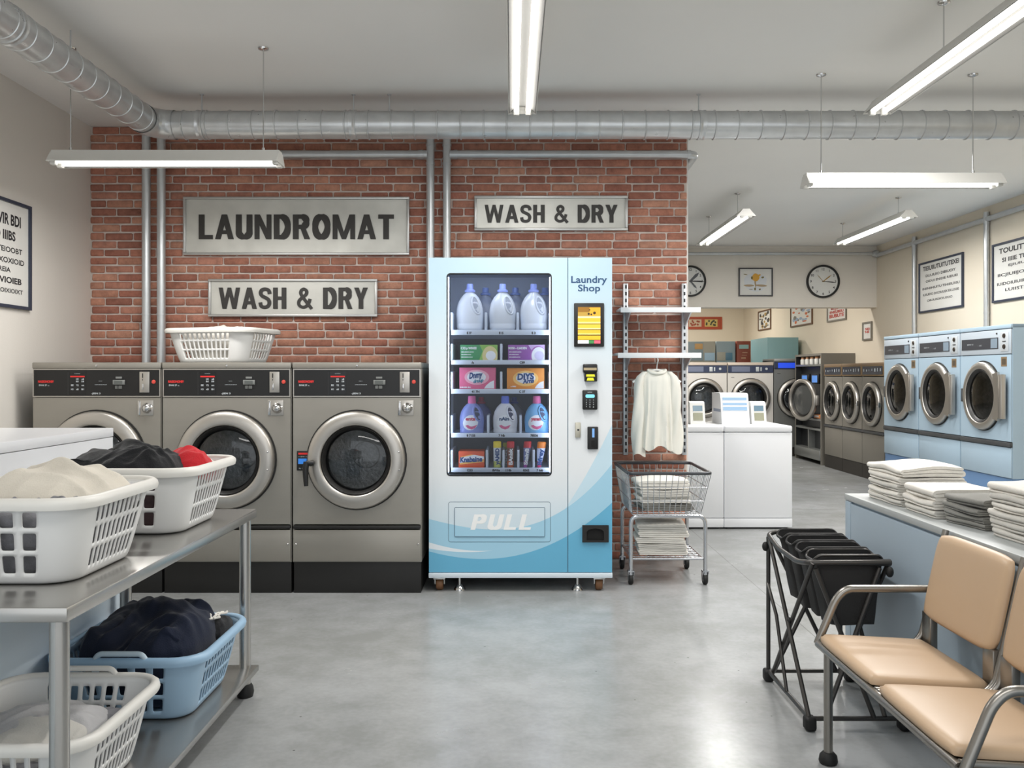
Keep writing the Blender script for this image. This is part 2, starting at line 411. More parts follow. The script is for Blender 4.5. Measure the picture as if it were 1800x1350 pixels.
# brick partition: every brick modelled in the one wall mesh
def brick_wall():
    rnd = random.Random(7); b = MB(); b.col = []
    x0, x1 = XL, 1.19
    bl, bh, mo = .182, .0556, .0095
    pal = [(180, 126, 106), (175, 119, 99), (186, 134, 112), (170, 114, 95), (190, 140, 118), (164, 108, 91), (182, 129, 110), (156, 104, 88)]
    row = 0; z = 0.004
    while z < ZC-.005:
        h = min(bh-mo, ZC-.004-z)
        x = x0-(bl/2 if row % 2 else 0)+rnd.uniform(-.012, .012)
        while x < x1-.004:
            L = bl+rnd.uniform(-.012, .012)
            a, c = max(x+mo/2, x0+.001), min(x+L-mo/2, x1)
            x += L
            if c-a < .012: continue
            dz0, dz1 = rnd.uniform(-.0015, .0022), rnd.uniform(-.0022, .0015)
            pr = rnd.uniform(0, .004); bv = .0045
            Z0, Z1 = z+dz0, z+h+dz1
            yo, yi = 5.992, 5.982-pr
            o = len(b.v)
            n = 10; 
            ring = rrect(a, c, Z0, Z1, min(.007, (Z1-Z0)*.3, (c-a)*.3), 2)
            ring = [(px+rnd.uniform(-.0009, .0009), pz+rnd.uniform(-.0009, .0009)) for px, pz in ring]
            k = len(ring); cx, cz = (a+c)/2, (Z0+Z1)/2
            vs = [(px, yo, pz) for px, pz in ring]+[(px, yi+.004, pz) for px, pz in ring]
            vs += [(cx+(px-cx)*(1-2*bv/(c-a)), yi, cz+(pz-cz)*(1-2*bv/max(.01, Z1-Z0))) for px, pz in ring]
            fs = [(i, (i+1) % k, k+(i+1) % k, k+i) for i in range(k)]+[(k+i, k+(i+1) % k, 2*k+(i+1) % k, 2*k+i) for i in range(k)]+[[2*k+i for i in range(k)]]
            b.add(vs, fs)
            cl = lin(rnd.choice(pal)); q = rnd.uniform(.86, 1.08)
            b.col += [tuple(v*q for v in cl[:3])+(1,)]*len(vs)
        z += bh; row += 1
    b.slot = 1
    o = len(b.v); b.box(x0, x1, 5.9885, 6.0, 0, ZC-.001); b.col += [(.4, .36, .33, 1)]*(len(b.v)-o)
    b.slot = 2
    o = len(b.v); b.box(x0, x1+.012, 6.0, 6.22, 0, ZC-.001); b.col += [(.7, .7, .7, 1)]*(len(b.v)-o)
    bm = bpy.data.materials.new('brick'); bm.use_nodes = True; nt = bm.node_tree; p = nt.nodes['Principled BSDF']; L = nt.links
    at_ = nt.nodes.new('ShaderNodeAttribute'); at_.attribute_name = 'Col'
    tc = nt.nodes.new('ShaderNodeTexCoord')
    n1 = nt.nodes.new('ShaderNodeTexNoise'); n1.inputs['Scale'].default_value = 26; n1.inputs['Detail'].default_value = 8; n1.inputs['Roughness'].default_value = .65
    n2 = nt.nodes.new('ShaderNodeTexNoise'); n2.inputs['Scale'].default_value = 9; n2.inputs['Detail'].default_value = 5
    for n in (n1, n2): L.new(tc.outputs['Object'], n.inputs['Vector'])
    r = nt.nodes.new('ShaderNodeValToRGB'); e = r.color_ramp.elements
    e[0].position = .3; e[0].color = (.62, .58, .57, 1); e[1].position = .62; e[1].color = (1.12, 1.1, 1.08, 1)
    L.new(n1.outputs['Fac'], r.inputs['Fac'])
    mx = nt.nodes.new('ShaderNodeMix'); mx.data_type = 'RGBA'; mx.blend_type = 'MULTIPLY'; mx.inputs['Factor'].default_value = .8
    L.new(at_.outputs['Color'], mx.inputs['A']); L.new(r.outputs['Color'], mx.inputs['B'])
    r2 = nt.nodes.new('ShaderNodeValToRGB'); r2.color_ramp.elements[0].position = .6; r2.color_ramp.elements[1].position = .74
    r2.color_ramp.elements[1].color = (.3, .3, .3, 1)
    L.new(n2.outputs['Fac'], r2.inputs['Fac'])
    mx2 = nt.nodes.new('ShaderNodeMix'); mx2.data_type = 'RGBA'; mx2.inputs['B'].default_value = lin((84, 62, 54))
    L.new(r2.outputs['Color'], mx2.inputs['Factor']); L.new(mx.outputs['Result'], mx2.inputs['A']); L.new(mx2.outputs['Result'], p.inputs['Base Color'])
    p.inputs['Roughness'].default_value = .85
    bp = nt.nodes.new('ShaderNodeBump'); bp.inputs['Strength'].default_value = .55; bp.inputs['Distance'].default_value = .004
    L.new(n1.outputs['Fac'], bp.inputs['Height']); L.new(bp.outputs['Normal'], p.inputs['Normal'])
    mortar = mat('mortar', (206, 194, 186), .9, bump=.5, bscale=90, var=.2, vscale=12, bdist=.004)
    edge = mat('partition_plaster', (232, 230, 226), .7)
    struct(b.build('wall_back', [bm, mortar, edge], smooth=50))
brick_wall()

# ------------------------------------------------------------------ air duct along the partition and the left wall
def air_duct():
    Y0, ZD, R, XD = 5.3, 2.76, .0825, -2.17
    t = thing('air_duct', 'spiral galvanised air duct hung below the ceiling, turning a corner above the left washers', 'air duct', (XD, Y0, ZD))
    e = .13
    b = MB(); b.lathe([(R, XD+e), (R, XR)], (0, Y0, ZD), 'x', 40)
    x = XD+e+.07
    while x < XR-.02:
        b.lathe([(R, x-.005), (R+.006, x-.002), (R+.006, x+.002), (R, x+.005)], (0, Y0, ZD), 'x', 40); x += .1385
    b.build('long_run', GALV, t, world=True)
    b = MB(); b.lathe([(R, YB+.05), (R, Y0-e)], (XD, 0, ZD), 'y', 40)
    y = Y0-e-.06
    while y > YB+.1:
        b.lathe([(R, y-.0035), (R+.0035, y-.0015), (R+.0035, y+.0015), (R, y+.0035)], (XD, 0, ZD), 'y', 40); y -= .1385
    b.build('side_run', GALV, t, world=True)
    # mitred elbow, three gores
    b = MB(); pts = []
    for k in range(5):
        a = PI/2*k/4; pts.append((XD+e-e*math.cos(a), Y0-e+e*math.sin(a), ZD))
    pts = [(XD, Y0-e-.012, ZD)]+pts+[(XD+e+.012, Y0, ZD)]
    n = 40; vs = []
    for i, p in enumerate(pts):
        a = {0: 0, len(pts)-1: PI/2}.get(i, PI/2*(i-1)/4)
        for j in range(n):
            q = 2*PI*j/n; rr = R+.004
            rad = rr*math.cos(q)                     # in plan, along the outward normal
            vs.append((p[0]-rad*math.cos(a), p[1]+rad*math.sin(a), p[2]+rr*math.sin(q)))
    b.add(vs, [(i*n+j, i*n+(j+1) % n, (i+1)*n+(j+1) % n, (i+1)*n+j) for i in range(len(pts)-1) for j in range(n)])
    b.build('elbow', GALV, t, world=True, smooth=20)
    for xx in (-1.87, -.955, 1.14):
        b = MB(); b.lathe([(R, xx-.022), (R+.006, xx-.02), (R+.006, xx-.012), (R+.003, xx-.008), (R+.003, xx+.008), (R+.006, xx+.012), (R+.006, xx+.02), (R, xx+.022)], (0, Y0, ZD), 'x', 40)
        c = b.build('collar', GALV, t, world=True)
    MB().lathe([(R, 3.76), (R+.006, 3.762), (R+.006, 3.77), (R+.003, 3.774), (R+.003, 3.79), (R+.006, 3.794), (R+.006, 3.80), (R, 3.803)], (XD, 0, ZD), 'y', 40).build('collar', GALV, t, world=True)
    for xx in (-1.87, -.955, -.74, 1.125):
        MB().cyl((xx, Y0, ZD+R-.002), (xx, Y0, ZC), .004, 8).lathe([(.0, 0), (.012, 0), (.012, -.006), (0, -.006)], (xx, Y0, ZC), 'z', 12).build('hanger_rod', GALV_PIPE, t, world=True)
    MB().cyl((XD, 4.32, ZD+R-.002), (XD, 4.32, ZC), .004, 8).build('hanger_rod', GALV_PIPE, t, world=True)
air_duct()

# ------------------------------------------------------------------ vent pipes on the brick
def pipe(name, label, pts, r, cat='pipe', group=None, rings=(), n=16):
    t = thing(name, label, cat, pts[0], group=group)
    MB().tube(pts, r, n).build('pipe_run', GALV_PIPE, t, world=True)
    for (p, ax, ln) in rings:
        q = [list(p), list(p)]; k = 'xyz'.index(ax); q[0][k] -= ln/2; q[1][k] += ln/2
        MB().cyl(q[0], q[1], r+.0035, n).build('collar', GALV_PIPE, t, world=True)
    return t
Yp = 5.90
for (px, lab) in ((257, 'vertical galvanised vent pipe left of the pair behind the leftmost washer'), (283.5, 'vertical galvanised vent pipe right of the pair behind the leftmost washer')):
    X = wx(px, Yp); pipe('vent_pipe', lab, [(X, Yp, 1.0), (X, Yp, ZC-.01)], .028, group='vertical vent pipes on the brick', rings=[((X, Yp, 1.66), 'z', .012)])
Yq = 5.90
for (px, lab, sgn) in ((756.5, 'vertical galvanised vent pipe above the vending machine, left of its pair', -1), (785.5, 'vertical galvanised vent pipe above the vending machine, right of its pair', 1)):
    X = wx(px, Yq); Z = wz(271.5, Yq)
    t = pipe('vent_pipe', lab, [(X, Yq, 1.2), (X, Yq, ZC-.01)], .027, group='vertical vent pipes on the brick', rings=[((X, Yq, Z+.062), 'z', .016), ((X, Yq, Z-.062), 'z', .016)])
    MB().cyl((X+sgn*.02, Yq, Z), (X+sgn*.062, Yq, Z), .0285, 16).cyl((X+sgn*.05, Yq, Z), (X+sgn*.066, Yq, Z), .0315, 16).build('tee_branch', GALV_PIPE, t, world=True)
Z = wz(271.5, Yq)
pipe('branch_pipe', 'horizontal galvanised pipe over the LAUNDROMAT sign', [(wx(291, Yq)-.03, Yq, Z), (wx(756.5, Yq)-.067, Yq, Z)], .026, rings=[((wx(738, Yq), Yq, Z), 'x', .02)])
xe = 1.197
pts = arc_pts([(wx(785.5, Yq)+.067, Yq, Z), (xe+.035, Yq, Z), (xe+.035, Yq+.5, Z-.02)], .05, 6)
pipe('branch_pipe', 'horizontal galvanised pipe over the right WASH & DRY sign, turning round the brick edge', pts, .026, rings=[((wx(801, Yq), Yq, Z), 'x', .02), ((xe-.01, Yq, Z), 'x', .02)])

# conduits of the back room
Yc = 11.44; Zc = wz(446, Yc)
pipe('conduit', 'thin horizontal conduit along the header beam above the wall clock', [(1.19, Yc, Zc), (wx(1536, Yc), Yc, Zc)], .02, 'conduit', rings=[((wx(1528, Yc), Yc, Zc), 'x', .05)])
Xc = XR-.03
def zr(px, py): Y = Xc*F/(px-HX); return Y, wz(py, Y)

z1 = sum(zr(p, q)[1] for p, q in ((1607, 427), (1734, 384), (1795, 367)))/3
pipe('conduit', 'horizontal conduit running high along the cream right wall', [(Xc, 11.45, z1), (Xc, 5.6, z1)], .026, 'conduit', rings=[((Xc, 11.40, z1), 'y', .06)])
for px, zb, lab in ((1607, 1.5, 'vertical conduit left of the farther framed notice, dropping behind the far blue dryer'), (1734, 1.5, 'vertical conduit between the two framed notices, dropping behind the near blue dryers')):
    Y = (XR-.03)*F/(px-HX)
    pipe('conduit', lab, [(Xc, Y, zb), (Xc, Y, ZC-.06)], .026, 'conduit', group='vertical conduits on the right wall',
         rings=[((Xc, Y, z1), 'z', .09), ((Xc, Y, z1-.2), 'z', .012), ((Xc, Y, wz(550, Y)), 'z', .012), ((Xc, Y, wz(574, Y)), 'z', .02)])

# ------------------------------------------------------------------ metal signs
SIGN = mat('sign_plate', (202, 201, 194), .40, .3, var=.13, vscale=5, detail=8, rvar=.1)
SIGNF = mat('sign_frame', (186, 186, 184), .35, .6)
LETTER = mat('sign_letter', (44, 41, 38), .5)
def sign(st, px0, px1, py0, py1, tx0, tx1, ty0, ty1, label, bold):
    Y = 5.972; x0, x1 = wx(px0, Y), wx(px1, Y); za, zb = wz(py1, Y), wz(py0, Y)
    t = thing('wall_sign', label, 'sign', ((x0+x1)/2, Y, za))
    MB().box(x0+.008, x1-.008, Y-.012, Y+.004, za+.008, zb-.008).build('sign_plate', SIGN, t, world=True, smooth=0)
    f = MB(); w = .017; y0, y1 = Y-.028, Y+.004
    f.box(x0, x1, y0, y1, zb-w, zb, .003).box(x0, x1, y0, y1, za, za+w, .003).box(x0, x0+w, y0, y1, za+w, zb-w, .003).box(x1-w, x1, y0, y1, za+w, zb-w, .003)
    f.build('sign_frame', SIGNF, t, world=True)
    a, b_ = wx(tx0, Y), wx(tx1, Y)
    sign_text(MB(), st, a, b_, wz(ty1, Y), wz(ty0, Y), Y-.020, Y-.011).build('lettering', LETTER, t, world=True, smooth=0)
sign('LAUNDROMAT', 324, 720, 347, 449, 351, 693, 378, 421, 'largest metal wall sign, reading LAUNDROMAT in black capitals', .042)
sign('WASH & DRY', 368, 664, 491, 557, 386, 647, 506, 543, 'metal WASH & DRY sign on the brick directly below the LAUNDROMAT sign', .042)
sign('WASH & DRY', 834, 1103, 345, 406, 852, 1085, 361, 392, 'metal WASH & DRY sign on the brick above the vending machine', .042)

# ------------------------------------------------------------------ hanging strip lights
def lamp(label, x, y, zt, length, axis, rods, w=.16, rodtop=ZC, power=21):
    rz = 0 if axis == 'x' else PI/2
    t = thing('strip_light', label, 'light', (x, y, zt), rz, 'hanging fluorescent strip lights')
    h = length/2; k = w/.16
    prof = [(-.08*k, -.062), (-.035*k, -.012), (-.03*k, 0), (.03*k, 0), (.035*k, -.012), (.08*k, -.062), (.08*k, -.068), (.076*k, -.066), (.034*k, -.03), (-.034*k, -.03), (-.076*k, -.066), (-.08*k, -.068)]
    MB().prism(prof, 'x', -h, h).build('housing', LAMPW, t, smooth=25)
    MB().prism([(-.075*k, -.0668), (-.034*k, -.0318), (.034*k, -.0318), (.075*k, -.0668), (.072*k, -.0668), (.033*k, -.0332), (-.033*k, -.0332), (-.072*k, -.0668)], 'x', -h+.02, h-.02).build('reflector', mat('reflector_grey', (128, 127, 124), .5), t, smooth=0)
    for s in (-1, 1):
        MB().tube([(-h+.03, s*.034*k, -.057), (h-.03, s*.034*k, -.057)], .0125, 12).build('fluorescent_tube', TUBE_L, t)
    for s in (-1, 1):
        b = MB()
        for q in (-1, 1): b.box(s*(h-.016)-.014, s*(h-.016)+.014, q*.034*k-.016, q*.034*k+.016, -.078, -.03, .004)
        b.prism([(-.08*k, -.068), (-.035*k, -.01), (.035*k, -.01), (.08*k, -.068), (.05*k, -.066), (-.05*k, -.066)], 'x', s*h-.003, s*h+.003)
        b.build('end_cap', LAMPW, t)
    for q in rods:
        b = MB().cyl((q, 0, -.005), (q, 0, rodtop-zt), .0032, 8)
        b.lathe([(0, 0), (.028, -.001), (.026, -.007), (.008, -.014), (0, -.014)], (q, 0, rodtop-zt), 'z', 16)
        b.lathe([(0, .02), (.008, .02), (.008, 0), (0, 0)], (q, 0, -.002), 'z', 10)
        b.build('hanging_rod', CHROME, t)
    L = bpy.data.lights.new('tube_lamp', 'AREA'); L.shape = 'RECTANGLE'; L.size = length-.1; L.size_y = w*.8; L.energy = length*power; L.color = (1, .98, .95)
    lo = bpy.data.objects.new('tube_lamp', L); C.objects.link(lo); lo.location = (x, y, zt-.075); lo.rotation_euler = (0, 0, rz)
    return t
lamp('strip light hanging crosswise in front of the brick wall above the LAUNDROMAT sign', (wx(95, 4.55)+wx(493, 4.55))/2, 4.55, 2.41, wx(493, 4.55)-wx(95, 4.55), 'x', (-.5, wx(463, 4.55)-(wx(95, 4.55)+wx(493, 4.55))/2))
lamp('strip light pointing at the vending machine from the top centre of the photo', .055, 4.72-.85, 2.72, 1.7, 'y', (-.6, .25), .15)
lamp('strip light running in from the upper right corner, nearest on the right', 1.96, 4.72-.85, 2.72, 1.7, 'y', (-.73, .12), .15)
lamp('strip light hanging crosswise below the duct at the right, past the brick edge', (wx(1415, 4.95)+wx(1756, 4.95))/2, 4.95, 2.385, wx(1756, 4.95)-wx(1415, 4.95), 'x', (-.455, .40))
lamp('left one of the two small distant strip lights before the header beam', 2.1, 8.75, 2.745, 1.75, 'y', (-.57, .62), .17)
lamp('right one of the two small distant strip lights before the header beam', 3.68, 9.0, 2.785, 1.7, 'y', (-.63, .78), .17)

# ------------------------------------------------------------------ framed notices and pictures
PAPER = mat('paper', (222, 221, 216), .6, var=.03, vscale=5)
FRAME_D = mat('dark_frame', (52, 58, 74), .45)
FRAME_W = mat('walnut_frame', (104, 74, 50), .5)
FRAME_S = mat('silver_frame', (130, 126, 118), .4, .5)
def framed(name, label, cat, c, xd, w, h, fw, fmat, content, depth=.022, paper=None, group=None, nd=None):
    """c = centre on the wall, xd = reading direction; content(o, xd, add) draws on the sheet"""
    xd = Vector(xd); zd = Vector((0, 0, 1)); nd = xd.cross(zd)
    t = thing(name, label, cat, (c[0], c[1], c[2]-h/2), group=group)
    M = Matrix((xd, zd, nd)).transposed()
    def slab(b, u0, u1, v0, v1, d0, d1):
        b.add([tuple(Vector(c)+M @ Vector((u, v, d))) for d in (d0, d1) for v in (v0, v1) for u in (u0, u1)],
              [(0, 2, 3, 1), (4, 5, 7, 6), (0, 1, 5, 4), (2, 6, 7, 3), (0, 4, 6, 2), (1, 3, 7, 5)])
    b = MB(); slab(b, -w/2+fw/2, w/2-fw/2, -h/2+fw/2, h/2-fw/2, .0, depth*.4); b.build('sheet', paper or PAPER, t, world=True, smooth=0)
    b = MB()
    slab(b, -w/2, w/2, h/2-fw, h/2, 0, depth); slab(b, -w/2, w/2, -h/2, -h/2+fw, 0, depth)
    slab(b, -w/2, -w/2+fw, -h/2+fw, h/2-fw, 0, depth); slab(b, w/2-fw, w/2, -h/2+fw, h/2-fw, 0, depth)
    b.build('frame', fmat, t, world=True, smooth=0)
    d = depth*.4+.001
    def P(u, v, e=0): return tuple(Vector(c)+xd*u+zd*v+nd*(d+e))
    content(t, P, xd, zd)
    return t
def notice(lines, w, h):
    def f(t, P, xd, zd):
        for st, v, hh, ww, sk in lines:
            MB().text(st, P(sk*w, v*h), xd, zd, hh*h, width=ww*w, bold=.03 if hh > .05 else .02, align='c').build('printed_line', INK, t, world=True, smooth=0)
    return f
# left wall notice (writing as in the photo: unreadable letter shapes)
ya, yb = 4.52, 5.216; za, zb = 1.635, 2.25
framed('framed_notice', 'dark framed notice with bold printed lines on the left wall', 'notice', (XL, (ya+yb)/2, (za+zb)/2), (0, 1, 0), yb-ya, zb-za, .018, FRAME_D,
       notice([('DB VIOGVIR BDI', .27, .10, .72, 0), ('JONO IIIBS', .13, .085, .5, .03), ('ITVDRV BJITEIOOBT', .015, .05, .76, 0), ('VIEPT BDIXIXOXIOID', -.085, .05, .82, 0), ('IBD TIXTREIA', -.17, .045, .5, -.04), ('VIR IVIJXIVIOIEB', -.27, .055, .74, 0), ('NIOVR BXOXOIXIOIXT', -.36, .04, .78, 0)], yb-ya, zb-za))
# right wall notices
def rightnotice(px0, px1, pt0, pb0, label, lines):
    Y0, Y1 = XR*F/(px0-HX), XR*F/(px1-HX)
    zt, zb_ = wz(pt0, Y0), wz(pb0, Y0)
    w, h = Y0-Y1, zt-zb_
    framed('framed_notice', label, 'notice', (XR, (Y0+Y1)/2, (zt+zb_)/2), (0, -1, 0), w, h, .02, FRAME_D, notice(lines, w, h))
L1 = [('TIEIUIIUTUITUTEXEI', .33, .085, .82, 0), ('DLIUIUIO DIBIUOIY', .2, .05, .68, 0), ('OIDUI ENIDIE RIEIUEI', .09, .045, .72, .02), ('INIINIIHIUITU TIHIEIUXIU', -.05, .045, .84, 0), ('IUIIUIDO DXOIUUIX EILUXIIE', -.17, .045, .82, 0), ('OIIUIUIOIOIUIXIO', -.29, .04, .58, -.02)]
L2 = [('TOULITTUTTITU', .32, .085, .8, 0), ('SI IIIIE TU UI DTE', .17, .07, .7, 0), ('EJIUIUTJUIU', .08, .04, .5, 0), ('IICJIUIIJOUTIUOIU', -.07, .05, .84, 0), ('IUIDOIUIUIIUXT TUUIUT', -.22, .05, .86, 0), ('LUIISTIUIUIUI', -.33, .05, .6, 0)]
rightnotice(1617.5, 1695, 464, 551, 'farther of the two framed notices above the blue dryers', L1)
rightnotice(1747, 1868, 431, 533, 'framed notice on the right wall cut by the right edge of the photo', L2)

# clocks and the abstract print on the header
Yh = 11.497
CLOCKF = mat('clock_face', (222, 222, 218), .5); GOLD = mat('brass_hand', (176, 140, 70), .35, .8)
def clock(px, py, r, label, hands, gold=True):
    x, z = wx(px, Yh), wz(py, Yh)
    t = thing('wall_clock', label, 'clock', (x, Yh, z), group='wall clocks on the header beam')
    MB().lathe([(0, -.02), (r-.02, -.02), (r-.02, 0)], (x, Yh, z), 'y', 48).build('clock_face', CLOCKF, t, world=True)
    MB().lathe([(r-.026, -.018), (r-.022, -.035), (r, -.035), (r, 0)], (x, Yh, z), 'y', 48).build('rim', BLACKM, t, world=True)
    b = MB()
    for k in range(12):
        a = PI/2-k*PI/6; cx, cz = x+math.cos(a)*r*.74, z+math.sin(a)*r*.74
        b.text(str(k if k else 12), (cx, Yh-.0215, cz-.015), (1, 0, 0), (0, 0, 1), .032, bold=.02, align='c')
    b.build('numerals', INK, t, world=True, smooth=0)
    for ang, ln, wd, m in hands:
        a = math.radians(90-ang); dx, dz = math.cos(a), math.sin(a); nx, nz_ = -dz*wd, dx*wd
        y0 = Yh-.024-.002*hands.index((ang, ln, wd, m))
        p = [(-.18*dx*ln*.5+nx*.6, -.18*dz*ln*.5+nz_*.6), (-.18*dx*ln*.5-nx*.6, -.18*dz*ln*.5-nz_*.6), (dx*ln*.7-nx, dz*ln*.7-nz_), (dx*ln, dz*ln), (dx*ln*.7+nx, dz*ln*.7+nz_)]
        MB().prism([(x+q[0], z+q[1]) for q in p], 'y', y0, y0+.0015).build('hand', m, t, world=True, smooth=0)
clock(1446, 495, 29*Yh/F, 'round black rimmed wall clock at the right end of the header beam', [(52, .14, .007, GOLD), (95, .17, .006, BLACKM), (318, .12, .003, GOLD)])
clock(1213, 494.5, 27.5*Yh/F, 'round clock with broad dark hands half hidden behind the brick edge', [(45, .16, .02, mat('grey_hand', (90, 92, 96), .5)), (92, .19, .01, BLACKM), (140, .13, .012, mat('grey_hand', (90, 92, 96)))])
OCHRE = mat('ochre_print', (214, 160, 58), .6); TAN_P = mat('tan_print', (170, 148, 116), .6); SKYP = mat('pale_blue_print', (212, 216, 220), .6)
def blob(cx, cz, rx, rz, seed, n=18, tilt=0.0):
    ca, sa = math.cos(tilt), math.sin(tilt); o = []
    for i in range(n):
        a = 2*PI*i/n; k = 1+.22*nz(math.cos(a)*1.3+seed, math.sin(a)*1.3, seed)
        u, v = rx*k*math.cos(a), rz*k*math.sin(a); o.append((cx+u*ca-v*sa, cz+u*sa+v*ca))
    return o
def fill(b, P, pts, e=0):
    b.add([P(u, v, e) for u, v in pts], [list(range(len(pts)))])
def abstract(t, P, xd, zd):
    for nm, m, items in (('pale_ground', SKYP, [(0, .0, .17, .12, 3, 0)]), ('ochre_shape', OCHRE, [(.0, .06, .055, .05, 1, .3), (.045, .085, .03, .012, 5, .5)]), ('tan_shape', TAN_P, [(-.1, -.045, .075, .014, 2, 0), (.075, -.045, .085, .014, 8, -.05), (-.005, -.02, .012, .05, 4, .1)]),
                         ('ink_marks', mat('olive_ink', (120, 108, 60), .6), [(-.01, -.09, .014, .018, 5, 0), (.06, -.095, .016, .01, 6, .3), (-.07, -.095, .03, .004, 7, 0), (-.15, .1, .03, .005, 9, -.2), (-.055, .055, .015, .02, 3, 0), (.1, .06, .02, .012, 2, .3)])):
        b = MB()
        for i, (cx, cz, rx, rz, sd, tl) in enumerate(items): fill(b, P, blob(cx*.9, cz, rx*.9, rz, sd, 18, tl), {'pale_ground': 0, 'ochre_shape': .0015, 'tan_shape': .001, 'ink_marks': .002}[nm]+i*.0002)
        b.build(nm, m, t, world=True, smooth=0)
cx, cz = wx(1328, Yh), wz(496, Yh)
framed('framed_print', 'dark framed abstract print with an ochre shape between the two clocks', 'picture', (cx, Yh, cz), (1, 0, 0), 60*Yh/F, 50*Yh/F, .016, mat('charcoal_frame', (58, 58, 60), .45), abstract)

# pictures of the far room
def patches(cols, seed, w, h, n=10, text=None):
    def f(t, P, xd, zd):
        r = random.Random(seed)
        for k, cst in enumerate(cols):
            b = MB()
            for i in range(n):
                u, v = r.uniform(-.36, .36)*w, r.uniform(-.36, .36)*h
                fill(b, P, blob(u, v, r.uniform(.04, .1)*w, r.uniform(.03, .09)*h, seed+i+k*7, 10), .0006*k+.00005*i)
            b.build('printed_patch', mat('print_%02x%02x%02x' % cst, cst, .6), t, world=True, smooth=0)
        if text:
            for st, v, hh, ww in text: MB().text(st, P(0, v*h, .002), xd, zd, hh*h, width=ww*w, bold=.03, align='c').build('printed_line', mat('red_ink', (190, 60, 46), .6), t, world=True, smooth=0)
    return f
def rpic(px0, px1, pyt, pyb, label, fmat, content, fw=.022):
    Y0, Y1 = XR*F/(px0-HX), XR*F/(px1-HX); zt, zb_ = wz(pyt, Y0), wz(pyb, Y0)
    framed('framed_picture', label, 'picture', (XR, (Y0+Y1)/2, (zt+zb_)/2), (0, -1, 0), Y0-Y1, zt-zb_, fw, fmat, content(Y0-Y1, zt-zb_), group='framed pictures in the far room')
rpic(1334, 1356, 548, 582, 'narrow wood framed picture nearest the far corner', FRAME_W, lambda w, h: patches([(92, 92, 90), (170, 140, 80), (60, 60, 62)], 3, w, h))
rpic(1391, 1429, 536, 576, 'wood framed picture with orange and blue patches under the header beam', FRAME_W, lambda w, h: patches([(150, 170, 196), (206, 104, 48), (120, 116, 108)], 5, w, h, 9))
rpic(1455.5, 1489, 534, 567, 'grey framed picture with red lettering under the header beam', FRAME_S, lambda w, h: patches([(214, 206, 196)], 9, w, h, 3, [('MUJUEU', .12, .13, .6), ('ENIEUIIEIU', -.08, .14, .72), ('BIUBIUTE', -.3, .18, .76)]))
rpic(1518, 1534, 567, 599, 'smallest silver framed picture, low on the wall beside the blue dryers', FRAME_S, lambda w, h: patches([(214, 206, 196)], 9, w, h, 3, [('SEI', .06, .12, .5), ('NE', -.1, .12, .45)]))
x0, x1 = 3.35, wx(1269, YF); za, zb = wz(579, YF), wz(557, YF)
RUST = mat('rust_board', (176, 78, 50), .5)
def redpic(t, P, xd, zd):
    w = x1-x0; h = zb-za
    for k, u in enumerate((-.07, .27)):
        b = MB(); hw, hh = .135*w, .29*h
        b.add([P(u*w-hw, -hh), P(u*w+hw, -hh), P(u*w+hw, hh), P(u*w-hw, hh)], [(0, 1, 2, 3)]); b.build('inset_print', mat(('pale_inset', 'sand_inset')[k], ((206, 186, 160), (206, 184, 110))[k], .6), t, world=True, smooth=0)
        b = MB(); r = random.Random(k+4)
        for i in range(12): fill(b, P, blob(u*w+r.uniform(-.1, .1)*w, r.uniform(-.2, .2)*h, .02*w, .08*h, i, 9), .001+i*.00004)
        b.build('inset_marks', mat(('rust_marks', 'dark_marks')[k], ((160, 76, 54), (70, 72, 56))[k], .6), t, world=True, smooth=0)
framed('framed_picture', 'wide rust red board with two inset prints on the far wall', 'picture', ((x0+x1)/2, YF, (za+zb)/2), (1, 0, 0), x1-x0, zb-za, .03, RUST, redpic, paper=RUST, group='framed pictures in the far room')
o = MB().lathe([(0, -.05), (.03, -.048), (.042, -.03), (.042, .03), (0, .03)], (XR-.045, 11.43, Zc), 'y', 20).sphere((XR-.045, 11.43, Zc), .043, 14, 10)
t = thing('conduit_elbow', 'round conduit elbow box in the corner of header beam and right wall', 'conduit', (XR-.045, 11.43, Zc))
o.build('elbow_box', GALV_PIPE, t, world=True, smooth=50)
